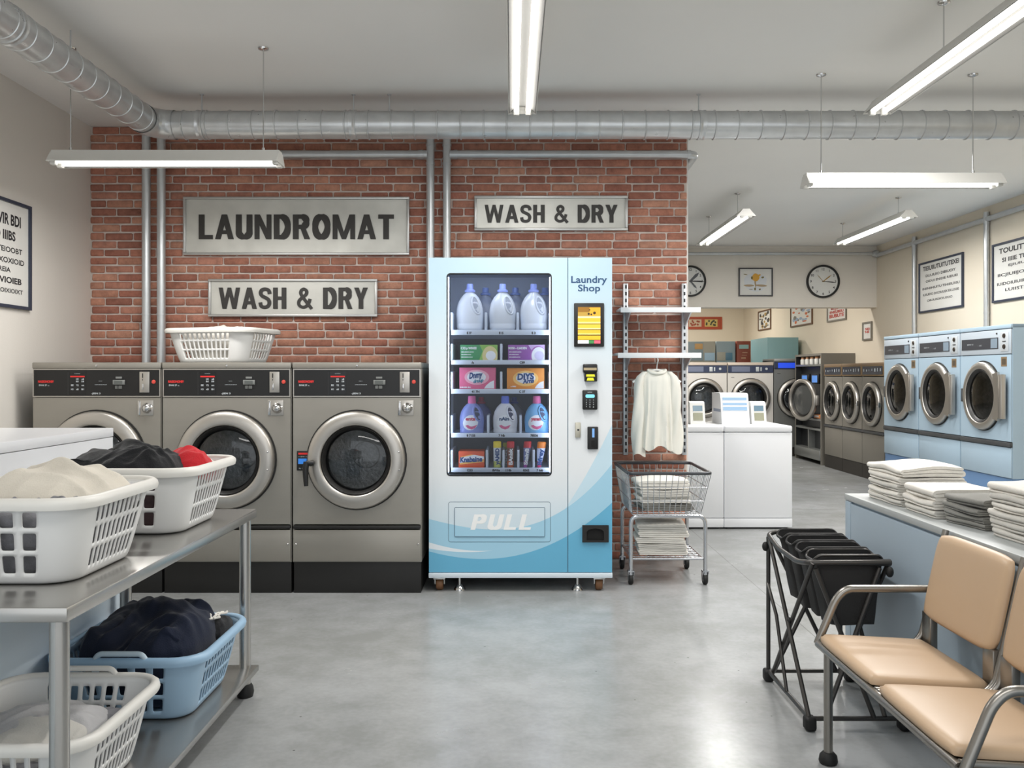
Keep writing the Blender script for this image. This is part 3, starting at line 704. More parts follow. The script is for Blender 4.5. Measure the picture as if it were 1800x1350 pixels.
# ------------------------------------------------------------------ washers and dryers
DRUM = mat('drum_steel', (168, 165, 160), .38, .6, bump=.25, bscale=55, var=.25, vscale=40)
def door(parent, cx, cz, R, ringmat, y0=-.008, k=1.0, n=56, glass=GLASS_DARK, depth=.32, q=.70):
    """ring, gasket, glass, drum around (cx, cz); R is the outer radius, the inside is R*.7"""
    def f(a): return R*(1-(1-a)*(1-q)/.3) if a >= .7 else R*a*q/.7
    d = MB().lathe([(R*1.03, 0), (R*1.03, -.006), (R*1.0, -.006)], (cx, y0, cz), 'y', n).build('door_seal', BLACKM, parent)
    r = MB().lathe([(R*.985, -.002), (R, -.022*k), (R*.99, -.036*k), (R*.965, -.044*k), (f(.86), -.052*k), (f(.76), -.053*k), (f(.725), -.05*k), (f(.708), -.04*k), (f(.70), -.02*k), (f(.70), 0)], (cx, y0, cz), 'y', n).build('door', ringmat, parent, smooth=50)
    MB().lathe([(f(.705), -.042*k), (f(.69), -.047*k), (f(.64), -.03*k), (f(.62), -.012*k), (f(.605), .0), (f(.60), .03)], (cx, y0, cz), 'y', n).build('gasket', GASKET, r, smooth=60)
    g = [(f(.625)*math.sin(a), -.018*k-.05*k*(math.cos(a)-math.cos(1.1))) for a in (1.1*i/7 for i in range(8))]
    s = f(.625)/max(p[0] for p in g)
    MB().lathe([(p[0]*s+1e-4, p[1]) for p in reversed(g)], (cx, y0, cz), 'y', n).build('glass', glass, r, smooth=60)
    MB().lathe([(f(.60), .03), (f(.66), .045), (R*.80, .05), (R*.82, .06), (R*.82, depth), (R*.3, depth+.01), (R*.28, depth-.01), (0.001, depth-.012)], (cx, y0, cz), 'y', 40).build('drum', DRUM, r, smooth=40)
    return r
def hollow_body(b, w, d, z0, z1, y0=0.0, bev=.0):
    h = w/2; t = .012
    b.box(-h, -h+t, y0, d, z0, z1).box(h-t, h, y0, d, z0, z1).box(-h+t, h-t, d-t, d, z0, z1).box(-h+t, h-t, y0, d-t, z1-t, z1).box(-h+t, h-t, y0, d-t, z0, z0+t)
    return b

def steel_washer():
    w, d = .738, .78; h = w/2
    t = thing('washer', 'x', 'washing machine')
    hollow_body(MB(), w, d, .18, 1.289, .004).build('body', STEEL, t, smooth=0)
    MB().box(-h+.004, h-.004, .012, d-.02, 0, .18, .002).build('kick_plate', BLACKM, t)
    b = MB().box(-h+.004, h-.004, -.008, .004, .186, .366, .003); b.build('lower_panel', STEEL, t)
    for s in (-1, 1): MB().sphere((s*(h-.02), -.009, .285), .006, 8, 6).build('screw', CHROME, t)
    MB().box(-h+.004, h-.004, -.016, .004, .372, .392, .004).build('trim_strip', BLACKM, t)
    cz = .767
    b = MB().hole_plate(circle(.2, 56, (0, cz)), -h+.004, h-.004, .398, 1.124, -.008, .004); b.build('front_panel', STEEL, t, smooth=20)
    MB().box(-h, h, -.014, d, 1.289, 1.325, .006).build('lid', STEEL, t)
    lk = MB().lathe([(0, -.004), (.006, -.003), (.007, 0)], (.0, -.014, 1.306), 'y', 12).build('lid_lock', CHROME, t)
    # control panel with its steel border
    b = MB(); z0, z1 = 1.127, 1.288
    b.box(-h+.004, h-.004, -.012, .004, z0, z0+.006).box(-h+.004, h-.004, -.012, .004, z1-.006, z1).box(-h+.004, -h+.01, -.012, .004, z0, z1).box(h-.01, h-.004, -.012, .004, z0, z1)
    b.build('panel_border', STEEL_RING, t, smooth=0)
    p = MB().box(-h+.01, h-.01, -.0095, .004, z0+.006, z1-.006).build('control_panel', BLACK, t, smooth=0)
    yy = -.0102
    MB().text('NASSONONIV', (-.335, yy, 1.209), (1, 0, 0), (0, 0, 1), .013, width=.09, bold=.05).build('maker_mark', RED_T, p, smooth=0)
    b = MB().text('EWAK 5F', (-.33, yy, 1.190), (1, 0, 0), (0, 0, 1), .009, width=.045, bold=.03).text('ato', (-.28, yy, 1.190), (1, 0, 0), (0, 0, 1), .005, bold=.02)
    b.build('model_print', GREY_T, p, smooth=0)
    MB().box(-.1645, -.1635, yy, -.009, 1.14, 1.27).build('panel_seam', mat('panel_seam', (70, 70, 72), .5), p, smooth=0)
    k = MB().box(-.155, -.062, -.0105, -.009, 1.145, 1.272).build('keypad', mat('keypad_black', (16, 17, 20), .25), p, smooth=0)
    b = MB(); r = random.Random(4)
    for i, u in enumerate((-.139, -.110, -.079)):
        for j, v in enumerate((1.225, 1.212, 1.190, 1.167)):
            if i == 0 and j < 2: continue
            b.text(('on', 'B1', 'EE', 'HO', 'B5', 'Y2', 'xB', 'DB')[(i*3+j) % 8], (u, -.0112, v), (1, 0, 0), (0, 0, 1), .009, width=.015, bold=.03, align='c')
    b.text('LDIIOI', (-.11, -.0112, 1.259), (1, 0, 0), (0, 0, 1), .004, width=.03, align='c')
    b.build('key_print', GREY_T, k, smooth=0)
    MB().box(-.150, -.068, -.0114, -.0104, 1.240, 1.2475).build('key_display', RED_T, k, smooth=0)
    b = MB().text('NEIUA', (.022, yy, 1.216), (1, 0, 0), (0, 0, 1), .004, width=.02, align='c').text('IUIEIUEIUEIUEIUIE', (.024, yy, 1.195), (1, 0, 0), (0, 0, 1), .005, width=.068, align='c')
    b.text('-JIEN 3', (-.004, yy, 1.143), (1, 0, 0), (0, 0, 1), .009, width=.052, bold=.03, align='c').build('panel_print', GREY_T, p, smooth=0)
    BILL = mat('bill_grey', (120, 122, 120), .4)
    b = MB().box(.110, .146, -.016, -.009, 1.231, 1.243, .002).box(.096, .164, -.022, -.009, 1.197, 1.224, .003).box(.106, .122, -.014, -.009, 1.174, 1.192, .002).box(.125, .146, -.014, -.009, 1.174, 1.192, .002)
    ba = b.build('bill_acceptor', BILL, p); MB().box(.106, .152, -.0235, -.0215, 1.201, 1.220).build('bill_slot', mat('bill_slot', (88, 92, 90), .4), ba, smooth=0)
    cs = MB().box(.246, .303, -.014, -.009, 1.152, 1.271, .002).build('coin_plate', STEEL_RING, p)
    MB().box(.262, .267, -.0155, -.0135, 1.236, 1.262).box(.262, .2665, -.0155, -.0135, 1.222, 1.228).build('coin_slot', BLACK, cs, smooth=0)
    MB().box(.260, .270, -.017, -.0135, 1.168, 1.203, .002).build('coin_slide', CHROME, cs)
    MB().lathe([(0, -.015), (.010, -.014), (.012, -.009)], (.326, 0, 1.213), 'y', 16).build('stop_button', mat('red_button', (206, 74, 64), .4), p)
    # latch plate
    q = MB().box(.235, .325, -.012, -.007, 1.020, 1.108, .004).build('latch_plate', STEEL_RING, t)
    MB().box(.237, .252, -.016, -.011, 1.023, 1.105, .003).build('latch_edge', CHROME, q)
    MB().lathe([(0, -.04), (.012, -.039), (.022, -.03), (.025, -.018), (.03, -.014), (.032, -.011)], (.289, 0, 1.063), 'y', 24).build('latch_knob', CHROME, q)
    dr = door(t, 0, cz, .279, STEEL_RING)
    for v in (.05, -.052): MB().sphere((.248, -.062, cz+v), .006, 8, 6).build('bolt', CHROME, dr)
    return t
tw = steel_washer(); YW1 = 5.04
ws = []
for i, (x, lab) in enumerate(((-2.377, 'leftmost brushed steel washer against the left wall, partly behind the white counter'), (-1.633, 'middle brushed steel washer with the white basket of towels standing on it'), (-.888, 'brushed steel washer next to the vending machine, its black door handle visible'))):
    if i == 0: o = tw; o.location = (x, YW1, 0); o['label'] = lab; o['group'] = 'brushed steel front washers by the brick wall'
    else: o = copy_tree(tw, (x, YW1, 0), None, lab)
    ws.append(o)
# the right-hand washer alone shows its small door display and lever handle
t = ws[2]
p = MB().box(-.343, -.262, -.016, -.007, .706, .818, .003).build('door_display', BLACK, t)
MB().box(-.333, -.272, -.0172, -.0155, .798, .808).build('display_heading', RED_T, p, smooth=0)
MB().box(-.334, -.285, -.0172, -.0155, .744, .775).build('display_screen', mat('blue_screen', (40, 96, 170), .3, emit=(60, 140, 230), estr=.5), p, smooth=0)
MB().text('= EMI on', (-.333, -.0165, .783), (1, 0, 0), (0, 0, 1), .006, width=.055).text('8s e8', (-.33, -.0165, .716), (1, 0, 0), (0, 0, 1), .007, width=.03).build('display_print', GREY_T, p, smooth=0)
dr = [c for c in t.children if c.name.startswith('door') and not c.name.startswith('door_')][0]
b = MB().tube([(-.245, -.06, .755), (-.245, -.10, .755)], .016, 12).tube([(-.225, -.1, .757), (-.27, -.104, .757)], .014, 10)
b.tube([(-.266, -.104, .765), (-.271, -.108, .73), (-.269, -.112, .68), (-.266, -.114, .63)], [.017, .018, .015, .012], 12)
b.build('handle', BLACK, dr, smooth=60)

# ------------------------------------------------------------------ pale blue dryers on the right wall
BLUE = mat('dryer_blue', (166, 188, 204), .42, var=.02, vscale=2)
BLUEP = mat('dryer_panel', (178, 188, 197), .4)
BLUED = mat('plinth_blue', (106, 140, 182), .5)
STRIP = mat('strip_charcoal', (66, 68, 70), .5)
def blue_dryer():
    w, d = .815, .62; h = w/2
    t = thing('dryer', 'x', 'dryer')
    hollow_body(MB(), w, d, .40, 1.674, .004).build('body', BLUE, t, smooth=0)
    MB().box(-h+.002, h-.002, .004, d, 0, .398).build('plinth', BLUED, t, smooth=0)
    MB().box(-h+.004, h-.004, -.008, .004, .404, .655, .003).build('lower_panel', BLUE, t)
    MB().box(-h, h, -.02, .004, .660, .698, .004).build('trim_strip', STRIP, t)
    cz = 1.074
    MB().hole_plate(circle(.232, 56, (-.02, cz)), -h+.004, h-.004, .704, 1.424, -.008, .004).build('front_panel', BLUE, t, smooth=20)
    MB().box(-h, h, -.012, d, 1.64, 1.674, .004).build('top_trim', BLUE, t)
    p = MB().box(-h+.004, h-.004, -.010, .004, 1.43, 1.634, .003).build('control_panel', BLUEP, t)
    q = MB().box(-h+.03, h-.19, -.013, -.009, 1.475, 1.57).build('display_strip', mat('display_strip', (62, 64, 70), .3), p, smooth=0)
    MB().box(h-.30, h-.2, -.0145, -.0125, 1.482, 1.563).build('display_window', mat('display_window', (130, 146, 160), .2), q, smooth=0)
    b = MB().text('IEIDE UI', (-.28, -.0136, 1.517), (1, 0, 0), (0, 0, 1), .012, width=.1).text('- LE', (-.1, -.0136, 1.505), (1, 0, 0), (0, 0, 1), .012, width=.06)
    b.build('display_print', GREY_T, q, smooth=0)
    c = MB().box(h-.155, h-.035, -.014, -.009, 1.45, 1.61, .004).build('coin_panel', mat('coin_panel', (186, 192, 196), .35), p)
    for v in (1.58, 1.49): MB().lathe([(0, -.022), (.018, -.021), (.021, -.013)], (h-.095, 0, v), 'y', 14).build('coin_knob', mat('bronze_dark', (62, 54, 46), .4, .4), c)
    MB().box(h-.12, h-.07, -.0165, -.013, 1.53, 1.537).build('coin_slot', BLACK, c, smooth=0)
    MB().sphere((h-.21, -.012, 1.603), .008, 8, 6).build('lamp_button', BLACK, p)
    s = MB().box(h-.15, h-.065, -.0095, -.0075, 1.325, 1.405).build('badge', mat('badge_brown', (128, 108, 82), .5), t, smooth=0)
    MB().box(h-.135, h-.08, -.0105, -.009, 1.34, 1.39).build('badge_print', mat('badge_dark', (82, 72, 58), .5), s, smooth=0)
    dr = door(t, -.02, cz, .295, STEEL_RING, k=.8, q=.78)
    # flat door flange that serves as the pull, and the hinge
    b = MB().prism([(.195, cz-.19), (.27, cz-.205), (.285, cz-.16), (.285, cz+.16), (.27, cz+.205), (.195, cz+.19), (.245, cz)], 'y', -.05, -.03)
    b.box(.27, .37, -.046, -.032, cz-.185, cz+.185, .004).box(.352, .372, -.075, -.032, cz-.185, cz+.185, .005)
    b.build('handle', STEEL_RING, dr, smooth=30)
    MB().box(-.345, -.305, -.04, -.008, cz-.06, cz+.06, .006).build('hinge', mat('hinge_grey', (84, 88, 92), .4, .5), dr)
    return t
td = blue_dryer(); XD1 = 4.1
for i, (y, lab) in enumerate(((7.61, 'pale blue dryer nearest the viewer, rightmost of the row on the right wall'), (8.435, 'middle pale blue dryer of the three on the right wall'), (9.26, 'pale blue dryer farthest back, next to the grey washers'))):
    if i == 0: td.location = (XD1, y, 0); td.rotation_euler = (0, 0, -PI/2); td['label'] = lab; td['group'] = 'pale blue dryers on the right wall'
    else: copy_tree(td, (XD1, y, 0), None, lab)

# ------------------------------------------------------------------ grey washers behind them
GREYM = mat('washer_grey', (136, 132, 124), .42, .25, var=.06, vscale=4, rvar=.05)
GREYL = mat('washer_grey_lower', (130, 126, 118), .5, .2)
BROWN = mat('lid_brown', (136, 114, 90), .5)
PANELN = mat('panel_navy', (34, 40, 52), .25)
def grey_washer():
    w, d = .64, .46; h = w/2
    t = thing('washer', 'x', 'washing machine')
    hollow_body(MB(), w, d, .17, 1.37, .004).build('body', GREYM, t, smooth=0)
    MB().box(-h, h, .0, d, 0, .168).build('kick_plate', mat('kick_dark', (42, 38, 34), .6), t, smooth=0)
    MB().box(-h+.004, h-.004, -.006, .004, .174, .55, .003).build('lower_panel', GREYL, t)
    MB().box(-h, h, -.018, .004, .553, .585, .004).build('trim_strip', STRIP, t)
    cz = .907
    MB().hole_plate(circle(.205, 48, (0, cz)), -h+.004, h-.004, .59, 1.235, -.006, .004).build('front_panel', GREYM, t, smooth=20)
    MB().box(-h, h, -.014, d, 1.372, 1.402, .004).build('lid', BROWN, t)
    p = MB().box(-h+.002, h-.002, -.012, .004, 1.245, 1.372).build('control_panel', mat('panel_bronze', (136, 112, 80), .4, .3), t, smooth=0)
    q = MB().box(-h+.03, h-.03, -.016, -.011, 1.262, 1.36).build('display_strip', PANELN, p, smooth=0)
    b = MB(); r = random.Random(3)
    for k in range(7):
        u = -h+.07+k*.08; b.box(u, u+r.uniform(.008, .03), -.0172, -.0155, 1.285+r.uniform(0, .02), 1.32+r.uniform(0, .02))
    b.build('display_print', GREY_T, q, smooth=0)
    dr = door(t, 0, cz, .262, STEEL_RING, -.006, q=.80)
    MB().box(.235, .285, -.06, -.02, cz-.03, cz+.03, .008).build('handle', CHROME, dr)
    return t
tg = grey_washer(); XG = 4.3
for i, (y, lab) in enumerate(((10.46, 'grey washer with brown top right beside the blue dryers'), (11.108, 'middle one of the three brown topped grey washers'), (11.755, 'grey brown topped washer against the tall dark cabinet'))):
    if i == 0: tg.location = (XG, y, 0); tg.rotation_euler = (0, 0, -PI/2); tg['label'] = lab; tg['group'] = 'grey washers on the right wall'
    else: copy_tree(tg, (XG, y, 0), None, lab)

# ------------------------------------------------------------------ frontal silver dryers at the back
SILV = mat('silver_enamel', (216, 213, 208), .38, .1, var=.02, vscale=3)
SILVD = mat('silver_dark', (140, 142, 140), .35, .5, var=.05, vscale=4)
def silver_dryer(body, hh, screen, lid):
    w, d = .704, .62; h = w/2
    t = thing('dryer', 'x', 'dryer')
    hollow_body(MB(), w, d, .14, hh-.03, .004).build('body', body, t, smooth=0)
    MB().box(-h, h, .01, d, 0, .138).build('kick_plate', mat('kick_dark', (42, 38, 34), .6), t, smooth=0)
    cz = .9
    MB().hole_plate(circle(.232, 48, (0, cz)), -h+.004, h-.004, .144, hh-.165, -.006, .004).build('front_panel', body, t, smooth=20)
    MB().box(-h, h, -.012, d, hh-.045, hh, .004).build('lid', lid, t)
    p = MB().box(-h+.004, h-.004, -.012, .004, hh-.158, hh-.048).build('control_panel', mat('panel_blue_grey', (54, 62, 86), .3), t, smooth=0)
    MB().box(-h+.06, -h+.34, -.0135, -.0115, hh-.145, hh-.065).build('display_strip', screen, p, smooth=0)
    MB().box(.08, .13, -.016, -.0115, hh-.14, hh-.07, .003).box(.15, .17, -.016, -.0115, hh-.135, hh-.075, .003).build('coin_plate', mat('coin_panel', (186, 192, 196), .35), p)
    MB().lathe([(0, -.02), (.018, -.019), (.02, -.012)], (.245, 0, hh-.1), 'y', 12).build('knob', GREY_T, p)
    MB().box(-h+.05, -h+.1, -.0075, -.0055, hh-.235, hh-.228).build('print_mark', INK, t, smooth=0)
    door(t, 0, cz, .300, STEEL_RING, -.006, q=.78)
    return t
ts = silver_dryer(SILV, 1.452, mat('display_slate', (110, 118, 140), .3), mat('lid_putty', (196, 184, 172), .5)); YS = 13.6
ts.location = (3.69, YS, 0); ts['label'] = 'silver white dryer in the back row behind the white console washer'; ts['group'] = 'silver dryers in the back row'
copy_tree(ts, (2.972, YS, 0), None, 'silver white dryer at the left of the back row, beside the brick edge')
t3 = silver_dryer(SILVD, 1.51, mat('blue_screen_far', (40, 70, 190), .3, emit=(40, 80, 230), estr=.6), SILVD)
t3.location = (4.405, YS, 0); t3['label'] = 'dark silver dryer with a bright blue display, half hidden by the tall dark cabinet'; t3['group'] = 'silver dryers in the back row'

# ------------------------------------------------------------------ tall dark cabinet with shelves and a swung round door
def dark_cabinet():
    y0, y1, x0, x1, hh = 12.22, 13.35, 4.3, 4.77, 1.56
    t = thing('dispensing_cabinet', 'tall grey cabinet with open dark front and swung round door, far corner', 'cabinet', (x0, (y0+y1)/2, 0))
    SIDE = mat('cabinet_grey', (122, 118, 110), .5); DK = mat('cabinet_dark', (38, 40, 42), .3)
    b = MB().box(x0, x1, y0, y0+.03, 0, hh).box(x0, x1, y1-.03, y1, 0, hh).box(x1-.03, x1, y0+.03, y1-.03, 0, hh).box(x0, x1-.03, y0+.03, y1-.03, hh-.03, hh)
    b.build('carcass', SIDE, t, world=True, smooth=0)
    MB().box(x0+.10, x0+.12, y0+.03, y1-.03, .2, hh-.03).box(x0+.004, x0+.1, y1-.034, y1-.03, .2, hh-.03).box(x0+.004, x0+.1, y0+.03, y0+.034, .2, hh-.03).build('inner_back', DK, t, world=True, smooth=0)
    MB().box(x0-.02, x1-.03, y0+.03, y1-.03, .06, .2, .004).build('base', SILVD, t, world=True)
    for z in (1.41, .64, .5): MB().box(x0, x0+.11, y0+.03, y1-.03, z-.03, z, .003).build('shelf', SILVD, t, world=True)
    MB().box(x0+.01, x0+.1, (y0+y1)/2-.02, (y0+y1)/2+.02, .2, .47).build('divider', SILVD, t, world=True, smooth=0)
    for ya in (12.40, 12.83):
        s = MB().box(x0+.02, x0+.08, ya, ya+.30, 1.13, 1.27, .006).build('monitor', BLACK, t, world=True)
        MB().box(x0+.018, x0+.021, ya+.04, ya+.26, 1.15, 1.25).build('screen', mat('cyan_screen', (70, 120, 190), .3, emit=(80, 140, 220), estr=.5), s, world=True, smooth=0)
    # round door swung open towards the room
    hy, hx = y0+.10, x0-.02; a = math.radians(19); cz = .90
    dx, dy = -math.sin(a), math.cos(a)
    R = .30
    b1, b2, b3 = MB(), MB(), MB()
    b1.lathe([(R, 0), (R, -.035), (R*.95, -.05), (R*.84, -.05), (R*.80, -.03), (R*.8, 0)], (0, 0, 0), 'y', 48)
    b2.lathe([(R*.8, -.02), (R*.74, -.03), (R*.70, -.012)], (0, 0, 0), 'y', 48)
    b3.lathe([(R*.72, -.012), (R*.5, -.03), (R*.25, -.04), (.001, -.042)], (0, 0, 0), 'y', 48)
    # local x -> along the door from the hinge, local -y -> door front
    ex = Vector((dx, dy, 0)); ey = Vector((0, 0, 1)).cross(ex)
    if ey.dot(Vector((0, 1, 0))) < 0: ey = -ey
    cen = Vector((hx, hy, cz))+ex*(R+.0)
    for bb in (b1, b2, b3): bb.v = [tuple(cen+ex*v[0]+ey*v[1]+Vector((0, 0, v[2]))) for v in bb.v]
    dr = b1.build('door', STEEL_RING, t, world=True, smooth=50)
    b2.build('gasket', GASKET, dr, world=True); b3.build('glass', mat('grey_door_glass', (70, 72, 72), .18, coat=.4), dr, world=True, smooth=60)
    MB().box(hx-.03, hx+.03, hy-.03, hy+.03, cz-.07, cz+.07, .005).build('hinge', STEEL_RING, dr, world=True)
    # stock on the shelves
    pr = None; r = random.Random(2)
    names = ('nearest', 'second nearest', 'middle', 'second farthest', 'farthest')
    for k in range(5):
        y = 12.34+k*.2
        if pr is None:
            pr = thing('stock_jar', 'x', 'jar', (x0+.055, y, 1.411), group='pale jars on the top shelf of the dark cabinet')
            MB().lathe([(0, 0), (.036, 0), (.04, .01), (.04, .07), (.024, .085)], (0, 0, 0), 'z', 14).build('jar', WHITE_P, pr); MB().lathe([(.028, .08), (.028, .11), (0, .112)], (0, 0, 0), 'z', 14).build('lid', mat('jar_lid', (206, 150, 110), .5), pr)
            o = pr
        else: o = copy_tree(pr, (x0+.055, y, 1.411))
        o['label'] = 'small pale jar on the top shelf of the dark cabinet, '+names[k]+' of five'
    for k, (y, z, cst, lab) in enumerate(((12.42, .64, (200, 130, 80), 'orange packet on the lower shelf of the dark cabinet'), (12.76, .64, (120, 150, 180), 'blue grey packet on the lower shelf of the dark cabinet, behind the orange one'))):
        o = thing('stock_packet', lab, 'packet', (x0+.05, y, z+.001)); 
        MB().box(-.045, .045, -.13, .13, 0, .06, .012).build('wrapper', mat('packet_%d' % k, cst, .5), o); MB().box(-.047, -.043, -.08, .08, .02, .045).build('label_strip', WHITE_P, o, smooth=0)
dark_cabinet()

# ------------------------------------------------------------------ lockers behind the back row
TEAL = mat('locker_teal', (128, 166, 172), .5); TEALD = mat('locker_slate', (148, 164, 172), .5); PUTTY = mat('locker_putty', (176, 172, 160), .5)
t = thing('wall_cabinet', 'teal corner cabinet standing taller behind the blue display dryer', 'cabinet', (4.45, 14.85, 0))
MB().box(4.19, 4.70, 14.42, 15.42, 0, 1.875, .004).build('carcass', TEAL, t, world=True); MB().box(4.20, 4.69, 14.405, 14.42, .05, 1.865, .004).build('door', TEAL, t, world=True)
yl = 15.6
def locker(px0, px1, lab, m, parts, zt=1.856):
    x0, x1 = wx(px0, yl), wx(px1, yl)
    t = thing('locker', lab, 'locker', ((x0+x1)/2, yl, 0), group='lockers behind the back dryers')
    MB().box(x0+.004, x1-.004, yl, yl+.5, 0, zt, .004).build('carcass', m, t, world=True)
    for nm, a, b_, c, d, mm in parts:
        o = MB().box(wx(a, yl), wx(b_, yl), yl-(.02 if 'notice' in nm or 'window' in nm or 'sheet' in nm else .014), yl, wz(d, yl), wz(c, yl), .003).build(nm, mm, t, world=True)
    return t
locker(1205, 1258, 'grey locker with an orange notice and a pale blue sheet behind the left back dryer', PUTTY, [('door', 1206, 1236, 601, 634, TEALD), ('door_notice', 1221, 1235, 604, 614, mat('orange_notice', (212, 168, 112), .6)), ('blue_sheet', 1238, 1256, 620, 634, mat('blue_sheet', (176, 204, 226), .6))])
locker(1259, 1293, 'blue grey locker with a pale bin front behind the right back dryer', TEALD, [('bin_front', 1260, 1276, 619, 634, PUTTY), ('blue_window', 1275, 1287, 620, 633, mat('blue_window', (92, 128, 150), .3))])
t = thing('poster_panel', 'rust brown poster panel between the grey lockers and the teal cabinet', 'poster', (wx(1307, yl), yl, 0))
x0, x1 = wx(1294.5, yl), wx(1319, yl)
MB().box(x0, x1, yl-.03, yl+.3, 0, 1.86, .006).build('panel', mat('poster_rust', (138, 66, 48), .5), t, world=True)
MB().box(x0+.04, x1-.04, yl-.034, yl-.03, wz(613, yl), wz(606, yl)).build('heading_print', mat('heading_teal', (150, 180, 178), .5), t, world=True, smooth=0)
b = MB(); 
for pa, pb, pc, pd in ((1304, 1313, 619, 621), (1302, 1310, 628, 631), (1303, 1312, 624, 625)): b.box(wx(pa, yl), wx(pb, yl), yl-.033, yl-.03, wz(pd, yl), wz(pc, yl))
b.build('body_print', mat('poster_sand', (176, 130, 104), .5), t, world=True, smooth=0)

# ------------------------------------------------------------------ white top-loading washers past the brick
SCREENP = mat('panel_print_blue', (150, 184, 216), .35); SCREENW = mat('panel_white', (232, 238, 244), .3)
def top_loader(main):
    w, d = .553, .66; h = w/2
    t = thing('top_loading_washer', 'x', 'washing machine')
    MB().box(-h, h, 0, d, .09, .785, .006).build('body', WHITE, t); MB().box(-h, h, -.003, d, .015, .086, .004).build('base_panel', WHITE, t)
    MB().box(-h+.03, h-.03, .03, d-.03, 0, .016).build('foot_frame', BLACKM, t, smooth=0)
    MB().box(-h, h, -.006, d, .789, .84, .012, 3).build('lid', WHITE, t)
    def slant(b, x0, x1, y0, y1, za, zb, back): return b.prism([(y0, za), (y1, za), (y1, zb), (y0+back+.03, zb), (y0+back, zb-.012)], 'x', x0, x1)
    if main:
        c = slant(MB(), -.235, .0, .25, .62, .84, 1.10, .06).build('console', WHITE, t, smooth=30)
        ny = .06/.248
        def sl(z): return .25+(z-.84)*ny-.0035
        def strip(b, x0, x1, za, zb): b.add([(x0, sl(za), za), (x1, sl(za), za), (x1, sl(zb), zb), (x0, sl(zb), zb), (x0, sl(za)+.004, za), (x1, sl(za)+.004, za), (x1, sl(zb)+.004, zb), (x0, sl(zb)+.004, zb)], [(0, 1, 2, 3), (4, 7, 6, 5), (0, 4, 5, 1), (1, 5, 6, 2), (2, 6, 7, 3), (3, 7, 4, 0)])
        b = MB(); strip(b, -.222, -.012, .952, 1.068); p = b.build('instruction_panel', SCREENW, c, smooth=0)
        b = MB()
        for za, zb in ((.955, .985), (1.0, 1.018), (1.04, 1.064)):
            b2 = MB(); strip(b2, -.218, -.016, za, zb); b.add([(x, y-.002, z) for x, y, z in b2.v], b2.f)
        b.build('panel_stripe', SCREENP, c, smooth=0)
        MB().box(-.2355, -.2345, .30, .56, .94, .965).build('side_strip', mat('slate_print', (140, 150, 170), .4), c, smooth=0)
    x0 = .02 if main else .06
    c = slant(MB(), x0, x0+.125, .26, .38, .84, 1.03, .04).build('card_reader', WHITE_P, t, smooth=30)
    ny = .04/.178
    def sl2(z): return .26+(z-.84)*ny-.003
    for za, zb, m in ((.95, .995, mat('reader_screen', (104, 132, 150), .25)), (.87, .935, mat('reader_keys', (150, 150, 128), .4))):
        b = MB(); xx0, xx1 = x0+.025, x0+.105
        b.add([(xx0, sl2(za), za), (xx1, sl2(za), za), (xx1, sl2(zb), zb), (xx0, sl2(zb), zb), (xx0, sl2(za)+.004, za), (xx1, sl2(za)+.004, za), (xx1, sl2(zb)+.004, zb), (xx0, sl2(zb)+.004, zb)], [(0, 1, 2, 3), (4, 7, 6, 5), (0, 4, 5, 1), (1, 5, 6, 2), (2, 6, 7, 3), (3, 7, 4, 0)])
        b.build('reader_panel', m, c, smooth=0)
    return t
o = top_loader(True); o.location = (2.003, 7.15, 0); o['label'] = 'white top loading washer with a large slanted console on top, right of the pair'; o['group'] = 'white top loading washers'
o = top_loader(False); o.location = (1.446, 7.15, 0); o['label'] = 'white top loading washer half behind the brick edge, left of the pair'; o['group'] = 'white top loading washers'
